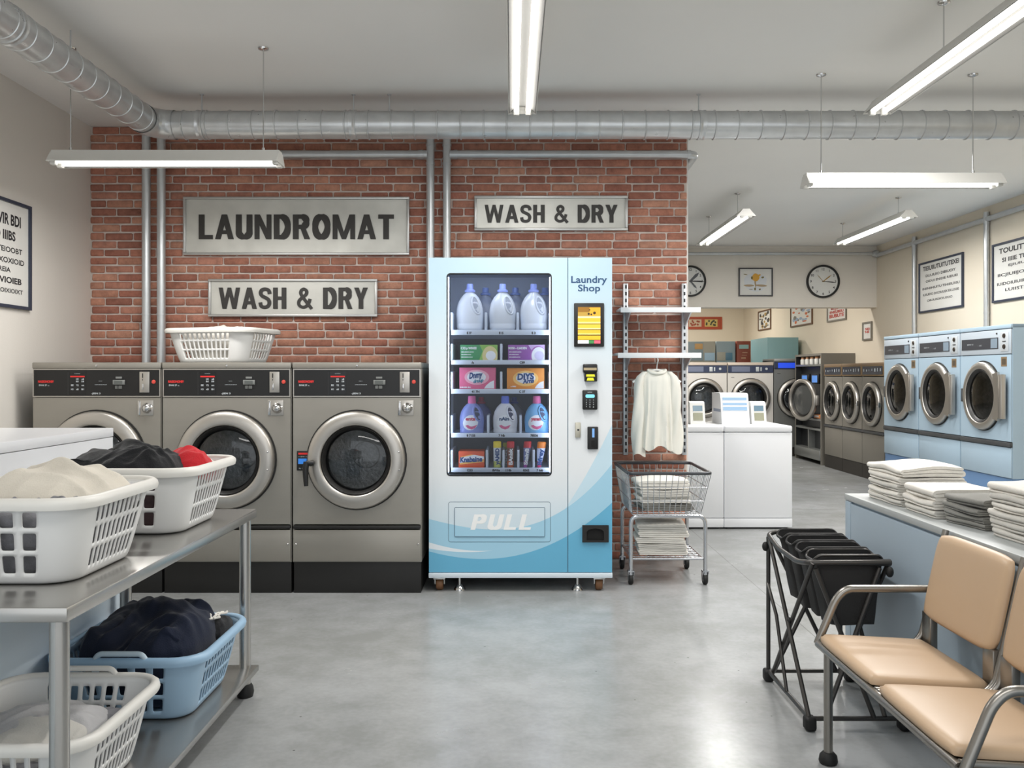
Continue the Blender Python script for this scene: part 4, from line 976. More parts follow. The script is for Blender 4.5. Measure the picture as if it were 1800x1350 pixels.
# ------------------------------------------------------------------ vending machine
VX, VY = .0495, 5.08
def lx(px, Y=VY): return wx(px, Y)-VX
def lz(py, Y=VY): return wz(py, Y)
def vend_mat():
    m = bpy.data.materials.new('vending_print'); m.use_nodes = True; nt = m.node_tree; b = nt.nodes['Principled BSDF']; L = nt.links
    tc = nt.nodes.new('ShaderNodeTexCoord'); sp = nt.nodes.new('ShaderNodeSeparateXYZ'); L.new(tc.outputs['Object'], sp.inputs[0])
    X, Z = sp.outputs['X'], sp.outputs['Z']
    def ma(op, *a):
        n = nt.nodes.new('ShaderNodeMath'); n.operation = op
        for i, v in enumerate(a):
            if hasattr(v, 'links'): L.new(v, n.inputs[i])
            else: n.inputs[i].default_value = v
        return n.outputs[0]
    def curve(pts, deg):
        xs = [lx(p[0]) for p in pts]; zs = [lz(p[1]) for p in pts]; co = np.polyfit(xs, zs, deg)
        r = float(co[0])
        for c in co[1:]: r = ma('ADD', ma('MULTIPLY', r, X), float(c)) if not isinstance(r, float) else ma('ADD', ma('MULTIPLY', X, r), float(c))
        return r
    def below(c, soft=.0015): 
        return ma('LESS_THAN', Z, c)
    def mix(f, a, bb):
        n = nt.nodes.new('ShaderNodeMix'); n.data_type = 'RGBA'
        L.new(f, n.inputs['Factor'])
        for k, v in (('A', a), ('B', bb)):
            if hasattr(v, 'links'): L.new(v, n.inputs[k])
            else: n.inputs[k].default_value = lin(v)
        return n.outputs['Result']
    mr = nt.nodes.new('ShaderNodeMapRange'); mr.interpolation_type = 'SMOOTHSTEP'
    mr.inputs['From Min'].default_value = 1.15; mr.inputs['From Max'].default_value = 1.98
    ed = ma('MULTIPLY', ma('ABSOLUTE', ma('ADD', X, .02), ), .22)
    L.new(ma('ADD', Z, ed), mr.inputs['Value'])
    base = mix(mr.outputs['Result'], (222, 226, 229), (182, 208, 222))
    # lower blue haze over the white
    mr2 = nt.nodes.new('ShaderNodeMapRange'); mr2.interpolation_type = 'SMOOTHSTEP'; mr2.inputs['From Min'].default_value = .75; mr2.inputs['From Max'].default_value = .35
    L.new(Z, mr2.inputs['Value']); base = mix(ma('MULTIPLY', mr2.outputs['Result'], .6), base, (190, 216, 230))
    L0 = curve([(999, 886), (1030, 835), (1052, 795), (1075, 748)], 2)
    L1 = curve([(754, 911), (800, 925), (850, 931), (900, 927), (950, 914), (999, 893), (1040, 858), (1075, 815)], 3)
    L1b = curve([(754, 970), (850, 930), (999, 893), (1040, 840), (1075, 790)], 2)
    L2 = curve([(754, 969), (800, 979), (850, 983), (900, 978), (950, 963), (999, 942), (1040, 914), (1075, 884)], 3)
    Sa = curve([(754, 953), (790, 963), (830, 967.5), (866, 968)], 2); Sb = curve([(754, 964), (790, 969.5), (830, 970), (866, 968)], 2)
    right = ma('GREATER_THAN', X, lx(990))
    c = mix(ma('MULTIPLY', below(L0), right), base, (192, 217, 230))
    c = mix(below(L1), c, (158, 202, 224))
    c = mix(below(L2), c, (98, 172, 206))
    sw = ma('MULTIPLY', ma('MULTIPLY', below(Sa), ma('GREATER_THAN', Z, Sb)), ma('LESS_THAN', X, lx(866)))
    c = mix(sw, c, (222, 230, 236))
    L.new(c, b.inputs['Base Color']); b.inputs['Roughness'].default_value = .35; b.inputs['Coat Weight'].default_value = .1
    return m
def vending():
    t = thing('vending_machine', 'pale blue laundry supplies vending machine with lit glass window and PULL flap', 'vending machine', (VX, VY, 0))
    P = vend_mat(); WH = mat('vend_white', (214, 224, 232), .4); SIDE = mat('vend_side', (186, 210, 224), .4)
    x0, x1, zt, zb = lx(754), lx(1076), lz(453), lz(1006)
    # carcass
    b = MB(); d = .78
    b.box(x0, x0+.015, .012, d, zb, zt).box(x1-.015, x1, .012, d, zb, zt).box(x0, x1, d-.015, d, zb, zt).box(x0, x1, .012, d, zt-.015, zt).box(x0, x1, .012, d, zb-.0, zb+.015)
    b.build('carcass', SIDE, t, smooth=0)
    MB().box(x0-.002, x1+.002, -.004, d, lz(1016), lz(1007), .004).build('base_rail', WH, t)
    # window door and control side
    wx0, wx1, wz0, wz1 = lx(785), lx(970), lz(837), lz(480)
    dr = MB().hole_plate(rrect(wx0, wx1, wz0, wz1, .022, 4), x0, lx(997.4), zb, zt, 0, .03).build('window_door', P, t, smooth=20)
    MB().box(lx(998.8), x1, 0, .03, zb, zt).build('control_panel', P, t, smooth=0)
    MB().box(lx(997.4), lx(998.8), .006, .03, zb, zt).build('door_gap', mat('gap_slate', (96, 124, 142), .6), t, smooth=0)
    # black seal ring round the window
    ri = rrect(wx0, wx1, wz0, wz1, .022, 5); rj = rrect(wx0+.007, wx1-.007, wz0+.007, wz1-.007, .017, 5); n = len(ri)
    b = MB(); b.add([(p[0], -.0015, p[1]) for p in ri]+[(p[0], -.0015, p[1]) for p in rj]+[(p[0], .03, p[1]) for p in rj], [(i, (i+1) % n, n+(i+1) % n, n+i) for i in range(n)]+[(n+i, n+(i+1) % n, 2*n+(i+1) % n, 2*n+i) for i in range(n)])
    b.build('window_seal', BLACK, dr, smooth=30)
    MB().box(wx0+.004, wx1-.004, .016, .020, wz0+.004, wz1-.004).build('window_pane', GLASS, dr, smooth=0)
    # lit cavity
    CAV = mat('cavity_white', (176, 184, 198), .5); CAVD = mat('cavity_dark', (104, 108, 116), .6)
    cx0, cx1, cy0, cy1, cz0, cz1 = wx0-.012, wx1+.012, .032, .5, wz0-.03, wz1+.03
    b = MB().add([(x, y, z) for z in (cz0, cz1) for y in (cy0, cy1) for x in (cx0, cx1)], [(0, 1, 3, 2), (4, 6, 7, 5), (0, 2, 6, 4), (1, 5, 7, 3), (2, 3, 7, 6)])
    b.build('cavity', CAV, t, smooth=0)
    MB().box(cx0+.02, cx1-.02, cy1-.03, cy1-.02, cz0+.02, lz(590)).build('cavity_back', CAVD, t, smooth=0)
    LED = mat('led_strip', (255, 255, 255), .4, emit=(226, 236, 255), estr=17)
    MB().box(wx0+.006, wx0+.012, .034, .042, cz0+.05, cz1-.05).build('led_strip', LED, t, smooth=0)
    MB().box(wx1-.012, wx1-.006, .034, .042, cz0+.05, cz1-.05).build('led_strip', LED, t, smooth=0)
    MB().box(-.32, .02, .045, .075, cz1-.008, cz1-.003).build('led_strip', LED, t, smooth=0)
    # shelves: number tags, dividers
    SH = mat('tray_white', (206, 216, 228), .4); YS_ = VY+.075
    rows = [(581, 589, [(794, 1), (854, 1), (910, 1), (967, 1)], 549, ((825, 'E I7'), (881, 'E15'), (938, 'E 3'))),
            (634, 641, [(794, 1), (881, 1), (967, 1)], 604, ((831, ' /a'), (918, 'C89'))),
            (685, 692, [(794, 1), (881, 1), (967, 1)], 653, ((836, '41 7N'), (918, 'C 37'))),
            (762, 769, [(794, 1), (858, 1), (915, 1), (967, 1)], 730, ((828, '8 7155'), (882, '7 Nb'), (939, '78536'))),
            (823, 830, [(794, 1), (856, 1), (885, 1), (911, 1), (938, 1), (967, 1)], 791, ((826, '1253'), (872, '8W6s'), (894, '110b'), (925, '8362'), (949, '7 6sb')))]
    for (pa, pb, divs, pd, tags) in rows:
        za, zc = lz(pb, YS_), lz(pa, YS_)
        s = MB().box(lx(793, YS_), lx(969, YS_), .075, .46, zc-.006, zc).box(lx(793, YS_), lx(969, YS_), .066, .078, za, zc+.004, .003).build('shelf', SH, t)
        for px, _ in divs:
            MB().box(lx(px-2.2, YS_), lx(px+2.2, YS_), .078, .40, zc, lz(pd, YS_), .004).build('divider', SH, s)
        b = MB()
        for px, st in tags: b.text(st, (lx(px, YS_), .0655, za+.006), (1, 0, 0), (0, 0, 1), .013, bold=.05, align='c')
        b.build('row_number', INK, s, smooth=0)
    # delivery flap
    fx0, fx1, fz0, fz1 = lx(788), lx(968), lz(953), lz(882)
    def outline(b, x0, x1, z0, z1, r, w, y):
        a = rrect(x0, x1, z0, z1, r, 4); c = rrect(x0+w, x1-w, z0+w, z1-w, max(.001, r-w), 4); n = len(a)
        b.add([(p[0], y, p[1]) for p in a]+[(p[0], y, p[1]) for p in c], [(i, (i+1) % n, n+(i+1) % n, n+i) for i in range(n)])
    LINE = mat('flap_line', (70, 96, 116), .5)
    b = MB(); b.prism(rrect(lx(799.5), lx(957.5), lz(943), lz(892), .006, 3), 'y', -.004, .002); fl = b.build('delivery_flap', P, t, smooth=20)
    b = MB(); outline(b, fx0, fx1, fz0, fz1, .014, .0022, -.0008); outline(b, lx(799), lx(958), lz(943.5), lz(891.5), .006, .0028, -.0046); b.build('flap_outline', LINE, fl, smooth=0)
    tb = MB()
    sign_text(tb, 'PULL', lx(827), lx(939), lz(931), lz(904), -.0052, -.0042, .25, .12); tb.build('pull_lettering', mat('pull_white', (236, 238, 238), .4), fl, smooth=0)
    # LAUNDRY SHOP lettering
    MB().text('Laundry', (lx(1004), -.0012, lz(497)), (1, 0, 0), (0, 0, 1), lz(485)-lz(497), width=lx(1067)-lx(1004), bold=.018).text('Shop', (lx(1016), -.0012, lz(512)), (1, 0, 0), (0, 0, 1), lz(500)-lz(512), width=lx(1055)-lx(1016), bold=.018).build('shop_lettering', NAVY_T, t, smooth=0)
    # display
    ds = MB().box(lx(1009), lx(1061.5), -.014, .004, lz(609.5), lz(533), .004).build('display', BLACKM, t)
    sx0, sx1 = lx(1015.5), lx(1055)
    def glow(nm, c, e): return mat(nm, c, .3, emit=c, estr=e)
    bands = [(540, 549, (150, 104, 20)), (549, 556, (186, 150, 60)), (556, 559.5, (226, 214, 170)), (559.5, 566, (250, 190, 50)), (566, 569, (255, 226, 140)), (570, 577, (252, 196, 60)), (577, 579, (255, 236, 170)), (580, 586, (250, 184, 44)), (586, 588.5, (255, 228, 120)), (590, 597.5, (250, 186, 34))]
    for a, c_, col in bands:
        MB().box(sx0, sx1, -.0155, -.0135, lz(c_), lz(a)).build('screen_band', glow('screen_%02x%02x%02x' % col, col, .2), ds, smooth=0)
    MB().box(lx(1036), sx1, -.0158, -.0137, lz(556), lz(541)).build('screen_glow', glow('screen_gold', (226, 170, 40), .2), ds, smooth=0)
    b = MB()
    for px, py, r in ((1034.5, 552, .0065), (1039, 553, .005), (1044.5, 550.5, .008), (1036, 545, .004)): b.prism([(lx(px)+q[0], lz(py)+q[1]) for q in circle(r, 10)], 'y', -.0168, -.0155)
    b.build('screen_picture', mat('umber', (58, 40, 10), .4), ds, smooth=0)
    MB().box(sx0, lx(1034.5), -.0155, -.0135, lz(604), lz(598.5)).build('screen_key', glow('key_white', (250, 250, 250), .6), ds, smooth=0)
    MB().box(lx(1035), lx(1043.5), -.0155, -.0135, lz(604), lz(598.5)).build('screen_key', glow('key_green', (60, 130, 66), .4), ds, smooth=0)
    MB().box(lx(1044), sx1, -.0155, -.0135, lz(604), lz(598.5)).build('screen_key', glow('key_red', (222, 90, 110), .4), ds, smooth=0)
    # bill validator
    b = MB().box(lx(1024), lx(1049), -.045, .002, lz(655.5), lz(640), .008, 3).box(lx(1027), lx(1049), -.03, .002, lz(670.5), lz(655), .004)
    bv = b.build('bill_validator', BLACK, t)
    MB().box(lx(1025), lx(1047.5), -.0465, -.044, lz(651), lz(646.5)).build('bill_mouth', mat('brushed_gold', (176, 160, 128), .35, .5), bv, smooth=0)
    YEL = mat('yellow_light', (210, 206, 30), .3, emit=(220, 214, 30), estr=.4)
    b = MB().prism([(lx(1029.5), lz(662)), (lx(1045), lz(662)), (lx(1044), lz(658)), (lx(1030), lz(658))], 'y', -.036, -.029).prism([(lx(1030.5), lz(668.8)), (lx(1043.5), lz(668.8)), (lx(1042), lz(664)), (lx(1032), lz(664))], 'y', -.036, -.029)
    b.build('guide_light', YEL, bv, smooth=0)
    # card terminal
    ct = MB().box(lx(1023.5), lx(1049.5), -.03, .002, lz(720), lz(685.5), .006).build('card_terminal', BLACK, t)
    MB().prism(rrect(lx(1028.5), lx(1044.5), lz(699), lz(693), .008, 4), 'y', -.0315, -.0295).build('terminal_screen', glow('terminal_cyan', (120, 200, 226), .5), ct, smooth=0)
    b = MB().text('HE3LS', (lx(1036), -.0308, lz(690)), (1, 0, 0), (0, 0, 1), .005, width=.026, bold=.03, align='c')
    for i in range(3):
        for j, st in enumerate(('1', '2', '3', '.')): b.text('123456789*0#'[(i+3*j) % 12], (lx(1030+i*6.2), -.0308, lz(704+j*4.0)), (1, 0, 0), (0, 0, 1), .0075, bold=.02, align='c')
    b.build('key_print', GREY_T, ct, smooth=0)
    # lock strip, coin slot, coin return
    lk = MB().box(lx(1011), lx(1020.5), -.012, .002, lz(769), lz(742.5), .003).build('lock_plate', mat('lock_nickel', (190, 186, 172), .3, .6), t)
    MB().box(lx(1014.5), lx(1018), -.0135, -.0115, lz(757), lz(754)).build('keyhole', BLACK, lk, smooth=0)
    cn = MB().box(lx(1032.5), lx(1051), -.016, .002, lz(789.5), lz(750), .004).build('coin_unit', BLACK, t)
    MB().box(lx(1040.5), lx(1044.5), -.018, -.0155, lz(768.5), lz(753)).build('coin_light', glow('coin_blue', (110, 156, 210), .4), cn, smooth=0)
    MB().box(lx(1039), lx(1044.5), -.0172, -.0155, lz(785), lz(774)).build('coin_slot', mat('void_black', (4, 4, 4), .8), cn, smooth=0)
    MB().box(lx(1036.5), lx(1038), -.0185, -.0155, lz(787), lz(753)).build('coin_rib', BLACKM, cn, smooth=0)
    rc = [(lx(1023.5), lz(952.5)), (lx(1069.5), lz(952.5)), (lx(1069.5), lz(923)), (lx(1023.5), lz(923))]
    cr = MB().hole_plate([(lx(1031), lz(949)), (lx(1061), lz(949)), (lx(1061), lz(934)), (lx(1057), lz(930)), (lx(1046), lz(928)), (lx(1035), lz(930)), (lx(1031), lz(934))], rc[0][0], rc[1][0], rc[0][1], rc[2][1], -.016, .0).build('coin_return', BLACKM, t, smooth=20)
    MB().box(lx(1031)-.003, lx(1061)+.003, -.0035, -.001, lz(949)-.003, lz(928)+.003).build('return_cup', mat('void_black', (4, 4, 4), .8), cr, smooth=0)
    # feet and castors
    BR = mat('castor_brown', (112, 76, 46), .5)
    for px in (772, 1054):
        for y in (.03, .68):
            x = lx(px)
            c = MB().box(x-.035, x+.035, y-.02, y+.05, .068, .083, .003).prism([(y+.0, .07), (y+.04, .07), (y+.03, .035), (y+.01, .035)], 'x', x-.03, x-.024).prism([(y, .07), (y+.04, .07), (y+.03, .035), (y+.01, .035)], 'x', x+.024, x+.03).build('castor', CHROME, t)
            MB().lathe([(0, -.02), (.03, -.02), (.036, -.012), (.036, .012), (.03, .02), (0, .02)], (x, y+.02, .036), 'x', 24).build('wheel', BR, c)
    for px in (807, 1016):
        x = lx(px)
        f = MB().cyl((x, .05, .015), (x, .05, .083), .008, 12).lathe([(0, .034), (.014, .032), (.03, .012), (.034, .002), (.034, 0), (0, 0)], (x, .05, 0), 'z', 24).lathe([(0, .083), (.03, .083), (.03, .078), (0, .078)], (x, .05, 0), 'z', 16).build('levelling_foot', CHROME, t)
vending()

# ------------------------------------------------------------------ goods inside the window
def bottle(name, label, cat, px, py, Y, wpx, hpx, body, capm, handle=True, lab=None, group=None, prof=None, capf=None, dsc=.62):
    """plastic bottle standing at pixel column px, foot at row py"""
    X, Z = wx(px, Y), wz(py, Y); w = wpx/F*Y/2; h = hpx/F*Y
    t = thing(name, label, cat, (X, Y, Z), group=group)
    prof = prof or [(.0, 0), (.84, 0), (.93, .015), (.97, .05), (.97, .12), (.95, .135), (.97, .15), (1.0, .32), (.98, .45), (.88, .58), (.68, .70), (.46, .775), (.30, .81), (.27, .83), (.27, .85)]
    b = MB(); n = 36
    def rg(r, zz):
        o = []
        for j in range(n):
            a = 2*PI*j/n; ca, sa = math.cos(a), math.sin(a); e = .75 if zz < .7 else 1
            o.append((w*r*math.copysign(abs(ca)**e, ca), w*dsc*(r if r > .3 else r/dsc)*math.copysign(abs(sa)**e, sa), zz*h))
        return o
    vs = [v for r, z in prof for v in rg(r, z)]
    b.add(vs, [(i*n+j, i*n+(j+1) % n, (i+1)*n+(j+1) % n, (i+1)*n+j) for i in range(len(prof)-1) for j in range(n)])
    bo = b.build('bottle_body', body, t, smooth=60)
    c0 = w*.33
    cp = capf or [(c0*.9, .82), (c0*1.15, .825), (c0*1.2, .85), (c0*1.15, .87), (c0*.78, .885), (c0*.72, .91), (c0*.74, .97), (c0*.66, 1.0), (0, 1.0)]
    MB().lathe([(r, z*h) for r, z in cp], (0, 0, 0), 'z', 20).build('cap', capm, t, smooth=40)
    if handle:
        # grip loop standing proud of the shoulder at the right
        pts = []
        def sy(u, v):
            r = float(np.interp(v/h, [p[1] for p in prof[1:]], [p[0] for p in prof[1:]])); q = min(.96, abs(u)/(w*r)); return -w*dsc*r*(1-q**(2/.75))**.375
        for k in range(18):
            a = 2*PI*k/18; u = .46*w+math.cos(a)*w*.28+math.sin(a)*(-.16*w); v = .53*h+math.sin(a)*h*.19
            pts.append((u, sy(u, v)+.001, v))
        MB().tube(pts, w*.085, 8, closed=True).build('grip', body, bo, smooth=60)
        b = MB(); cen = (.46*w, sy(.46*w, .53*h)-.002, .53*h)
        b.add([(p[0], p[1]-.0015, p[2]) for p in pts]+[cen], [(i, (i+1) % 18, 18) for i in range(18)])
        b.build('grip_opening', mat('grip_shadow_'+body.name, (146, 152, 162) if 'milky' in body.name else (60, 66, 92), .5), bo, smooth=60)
    if lab:
        lm, tm, st = lab[:3]
        def surf(u, v, e=.0015):
            x = u*w; zz = v; r = float(np.interp(zz, [p[1] for p in prof[1:]], [p[0] for p in prof[1:]]))
            q = min(.985, abs(x)/(w*r)); e_ = .75
            return (x, -w*dsc*r*(1-q**(2/e_))**(e_/2)-e, zz*h)
        def patch(pts, m, nm, e, par):
            b = MB(); cu = sum(p[0] for p in pts)/len(pts); cv = sum(p[1] for p in pts)/len(pts); k = 4; vs = []
            for j in range(1, k+1): vs += [surf(cu+(p[0]-cu)*j/k, cv+(p[1]-cv)*j/k, e) for p in pts]
            n_ = len(pts); vs.append(surf(cu, cv, e))
            fs = [((j-1)*n_+i, (j-1)*n_+(i+1) % n_, j*n_+(i+1) % n_, j*n_+i) for j in range(1, k) for i in range(n_)]+[(i, (i+1) % n_, k*n_) for i in range(n_)]
            b.add(vs, fs); return b.build(nm, m, par, smooth=60)
        lb = patch([(-.08+.62*math.cos(a), .30+.2*math.sin(a)+.02*math.cos(a)) for a in (2*PI*i/20 for i in range(20))], lm, 'label_oval', .0015, bo)
        patch([(-.5, .22), (-.3, .15), (0, .12), (.28, .15), (.45, .24), (.2, .19), (-.1, .20), (-.3, .24)], tm, 'label_swoosh', .003, lb)
        y = surf(-.1, .36)[1]-.003
        MB().text(st, (-.08*w, y, .36*h), (1, .0, .0), (0, 0, 1), .09*h, width=.8*w, bold=.05, align='c').build('label_print', lab[3] if len(lab) > 3 else NAVY_T, lb, smooth=0)
    return t
MILK = mat('milky_plastic', (226, 230, 234), .22, trans=.22, coat=.3)
CAPL = mat('cap_lilac', (150, 164, 226), .4)
YJ = VY+.17
for px, lab in ((826, 'large clear white jug with lilac cap, leftmost of the front jugs on the top shelf'), (883.5, 'large clear white jug with lilac cap, middle of the front jugs on the top shelf'), (938, 'large clear white jug with lilac cap, rightmost of the front jugs on the top shelf')):
    bottle('detergent_jug', lab, 'detergent jug', px, 580.5, YJ, 47.5, 81, MILK, CAPL, group='milky jugs on the top shelf of the vending machine')
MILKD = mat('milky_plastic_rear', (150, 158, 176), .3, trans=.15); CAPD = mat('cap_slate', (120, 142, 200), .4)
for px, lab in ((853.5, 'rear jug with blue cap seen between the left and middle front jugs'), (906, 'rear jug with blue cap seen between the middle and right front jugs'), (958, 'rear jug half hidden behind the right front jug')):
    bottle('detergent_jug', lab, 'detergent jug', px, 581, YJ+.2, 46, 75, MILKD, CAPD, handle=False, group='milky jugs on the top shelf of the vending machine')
def carton(label, px0, px1, py0, py1, Y, d, base, shapes, texts):
    x0, x1, z0, z1 = wx(px0, Y), wx(px1, Y), wz(py1, Y), wz(py0, Y)
    t = thing('detergent_carton', label, 'box', ((x0+x1)/2, Y, z0), group='cartons in the vending machine')
    w, h = x1-x0, z1-z0
    bx = MB().box(-w/2, w/2, 0, d, 0, h, .003).build('carton', base, t)
    for i, (nm, m, pts) in enumerate(shapes):
        MB().prism([(-w/2+u*w, v*h) for u, v in pts], 'y', -.0006-.0006*i, .0005).build(nm, m, bx, smooth=0)
    for i, (st, u, v, hh, ww, m, sl) in enumerate(texts):
        vs, fs, tw_ = text_geo(st, .05, 0); k = ww*w/tw_
        b = MB(); b.add([(-w/2+u*w+q[0]*k+.25*sl*q[1]*hh*h, -.0045, v*h+q[1]*hh*h+q[0]*k*sl*.35) for q in vs], fs); b.build('carton_print', m, bx, smooth=0)
    return t
def ell(cx, cy, rx, ry, n=24, a0=0, a1=2*PI): return [(cx+rx*math.cos(a0+(a1-a0)*i/n), cy+ry*math.sin(a0+(a1-a0)*i/n)) for i in range(n)]
def clampe(p): return [(min(1, max(0, u)), min(1, max(0, v))) for u, v in p]
WT = mat('white_print', (240, 242, 244), .5); BLUEI = mat('blue_ink', (28, 70, 128), .5)
YC = VY+.11
def small_lines(m, k=3): return [('EIUEEIUIAI', .03, .52-.16*i, .05, (.33, .26, .3)[i], m, 0) for i in range(k)]
carton('green soap carton with a pale round emblem, left on the second shelf', 809, 874.5, 606, 634, YC, .2, mat('carton_green', (62, 150, 92), .5),
       [('pale_curve', mat('lime_print', (140, 190, 84), .5), [(.5, 0), (1, 0), (1, 1), (.52, 1), (.6, .6)]), ('sand_curve', mat('sand_print', (226, 212, 150), .5), clampe(ell(.80, .3, .21, .62))), ('emblem', WT, ell(.82, .32, .135, .30))], [('C12 p WIHEE', .02, .72, .14, .42, WT, 0)]+small_lines(WT))
carton('purple soap carton with a pale round emblem, right on the second shelf', 893, 957.5, 606, 634, YC, .2, mat('carton_purple', (150, 84, 168), .5),
       [('pale_curve', mat('lilac_print', (206, 176, 220), .5), [(.6, 0), (1, 0), (1, 1), (.55, 1), (.68, .5)]), ('plum_curve', mat('plum_print', (170, 104, 180), .5), clampe(ell(.82, .3, .22, .62))), ('white_curve', WT, clampe(ell(.84, .3, .2, .56))), ('emblem', mat('emblem_lilac', (214, 208, 232), .5), ell(.85, .32, .13, .28))], [('M350 - LIADEN', .01, .72, .14, .5, WT, 0)]+small_lines(WT))
carton('pink detergent carton with slanted blue lettering, left on the third shelf', 807.5, 871.5, 646, 685, YC, .2, mat('carton_pink', (226, 104, 142), .5),
       [('pink_burst', mat('pink_pale', (244, 180, 196), .5), ell(.48, .56, .34, .34)), ('white_burst', WT, ell(.47, .57, .26, .25)), ('emblem', WT, clampe([(.68, .06), (.74, .2), (.84, .34), (.95, .42), (.95, .06)]))], [('Dnmy', .27, .50, .26, .36, BLUEI, .35), ('druup', .38, .30, .15, .28, mat('teal_ink', (40, 120, 150), .5), .4), ('INIUIIR EU.', .02, .08, .06, .3, WT, 0)])
carton('orange detergent carton with slanted blue DIYS lettering, right on the third shelf', 891, 957, 647, 685, YC, .2, mat('carton_orange', (232, 146, 44), .5),
       [('orange_burst', mat('orange_pale', (246, 196, 110), .5), ell(.5, .52, .34, .36)), ('white_burst', WT, ell(.5, .54, .26, .25)), ('emblem', WT, clampe([(.74, .06), (.79, .2), (.88, .34), (.98, .4), (.98, .06)]))], [('DIYS', .28, .46, .28, .44, BLUEI, .12), ('Arns', .42, .28, .2, .3, BLUEI, .3), ('o IHN', .1, .12, .06, .14, WT, 0)])
carton('orange red stain remover carton with blue slanted lettering, on the bottom shelf', 806, 851.5, 793, 822.5, YC, .16, mat('carton_red', (222, 84, 36), .5),
       [('sun_band', mat('sun_print', (248, 190, 96), .5), [(.05, .2), (.98, .35), (.98, .66), (.5, .8), (.08, .66)]), ('white_band', WT, [(.04, .28), (.45, .42), (.98, .52), (.98, .68), (.6, .78), (.06, .60)])], [('Knabaine', .06, .34, .30, .86, BLUEI, .12)])
LILAC = mat('bottle_lavender', (136, 150, 210), .35); BWHITE = mat('bottle_white', (226, 228, 234), .35); BSKY = mat('bottle_sky', (116, 176, 220), .35)
PINKC = mat('cap_pink', (222, 110, 160), .4); BLUEC = mat('cap_blue', (98, 118, 206), .4); LAB = mat('label_white', (236, 240, 244), .5); LPINK = mat('label_pink', (212, 96, 140), .5)
capT = lambda w: None
for px, bm_, cm, st, tm, lab in ((829.5, LILAC, PINKC, 'enta', mat('label_red', (196, 60, 84), .5), 'lavender fabric softener bottle with pink cap, left on the fourth shelf'),
                           (888, BWHITE, BLUEC, 'nAin', NAVY_T, 'white fabric softener bottle with blue cap, middle of the fourth shelf'),
                           (943.5, BSKY, PINKC, 'yenan', mat('label_red', (196, 60, 84)), 'sky blue fabric softener bottle with pink cap, right on the fourth shelf')):
    w = 43/F*YJ/2; c0 = w*.33
    bottle('softener_bottle', lab, 'softener bottle', px, 762, VY+.13, 43, 66, bm_, cm, True, (LAB, LPINK, st, tm), 'softener bottles on the fourth shelf',
           capf=[(c0*.95, .80), (c0*1.0, .81), (c0*.95, .97), (c0*.85, 1.0), (0, 1.0)])
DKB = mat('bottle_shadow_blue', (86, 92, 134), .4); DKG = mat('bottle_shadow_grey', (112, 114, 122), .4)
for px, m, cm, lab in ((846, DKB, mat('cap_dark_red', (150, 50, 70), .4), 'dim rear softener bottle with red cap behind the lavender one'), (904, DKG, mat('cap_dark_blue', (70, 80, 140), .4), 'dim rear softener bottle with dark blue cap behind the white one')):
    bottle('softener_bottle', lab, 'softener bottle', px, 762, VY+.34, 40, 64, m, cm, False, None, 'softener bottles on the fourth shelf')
def tube_pack(label, px, py, wpx, hpx, body, top, low, lean, taper, st, tm, Y=VY+.12, txt=True):
    X, Z = wx(px, Y), wz(py, Y); w = wpx/F*Y/2; h = hpx/F*Y
    t = thing('stain_stick', label, 'stain stick', (X, Y, Z), group='stain sticks on the bottom shelf')
    def ring(b, z0, z1, k0, k1):
        n = 20; m = 5
        b.grid(lambda u, v: ((lean*w*(2*((z0+(z1-z0)*v))-1))+w*(k0+(k1-k0)*v)*math.cos(2*PI*u), w*.7*(k0+(k1-k0)*v)*math.sin(2*PI*u), h*(z0+(z1-z0)*v)), n, m, True)
    kk = lambda z: taper+(1-taper)*min(1, z/.7)
    b = MB(); ring(b, .0, .03, kk(0)*.7, kk(0)); ring(b, .03, .26, kk(0), kk(.26)); lw = b.build('tube_base', low, t, smooth=60)
    b = MB(); ring(b, .26, .76, kk(.26), kk(.76)); bd = b.build('tube_body', body, t, smooth=60)
    b = MB(); ring(b, .76, .97, 1.03, 1.03); ring(b, .97, 1.0, 1.03, .85); ring(b, 1.0, 1.0, .85, 0); b.build('cap', top, t, smooth=50)
    vs, fs, tw_ = text_geo(st, .05, 0); b = MB(); hh = w*1.0; L = .62*h
    b.add([(-q[1]*hh+hh*.5+lean*w*(2*(.12+q[0]/tw_*.6)-1), -w*.72, .12*h+q[0]/tw_*L) for q in vs], fs); b.build('tube_print', tm, bd, smooth=0)
tube_pack('yellow capped white stain stick, leftmost of the four sticks on the bottom shelf', 874, 822.5, 13.5, 47, mat('stick_white', (226, 230, 234), .4), mat('stick_yellow', (240, 214, 50), .4), mat('stick_lime', (200, 206, 110), .4), .02, .95, 'yAMlD', BLUEI)
tube_pack('red capped dark stain stick, second from left on the bottom shelf', 897.5, 822.5, 13, 47, mat('stick_brown', (120, 74, 60), .4), mat('stick_red', (206, 44, 50), .4), mat('stick_rust', (196, 92, 48), .4), .02, .9, 'BAnIsk', WT)
tube_pack('red capped tapered violet stain stick, second from right on the bottom shelf', 925.5, 822.5, 13, 47, mat('stick_blue', (120, 130, 176), .4), mat('stick_red', (206, 44, 50)), mat('stick_violet', (176, 90, 170), .4), .35, .45, 'Stain8', WT)
tube_pack('orange capped tapered pink stain stick, rightmost on the bottom shelf', 950, 822.5, 15, 46, mat('stick_pale', (196, 204, 226), .4), mat('stick_orange', (232, 130, 36), .4), mat('stick_pink', (216, 64, 116), .4), .35, .4, 'Bfrey', BLUEI)
tube_pack('dim yellow stain stick standing behind the yellow capped one', 889, 822, 10, 44, mat('stick_olive', (120, 120, 60), .4), mat('stick_olive_cap', (170, 166, 40), .4), mat('stick_olive', (120, 120, 60)), 0, .95, 'ooo', WT, Y=VY+.3)
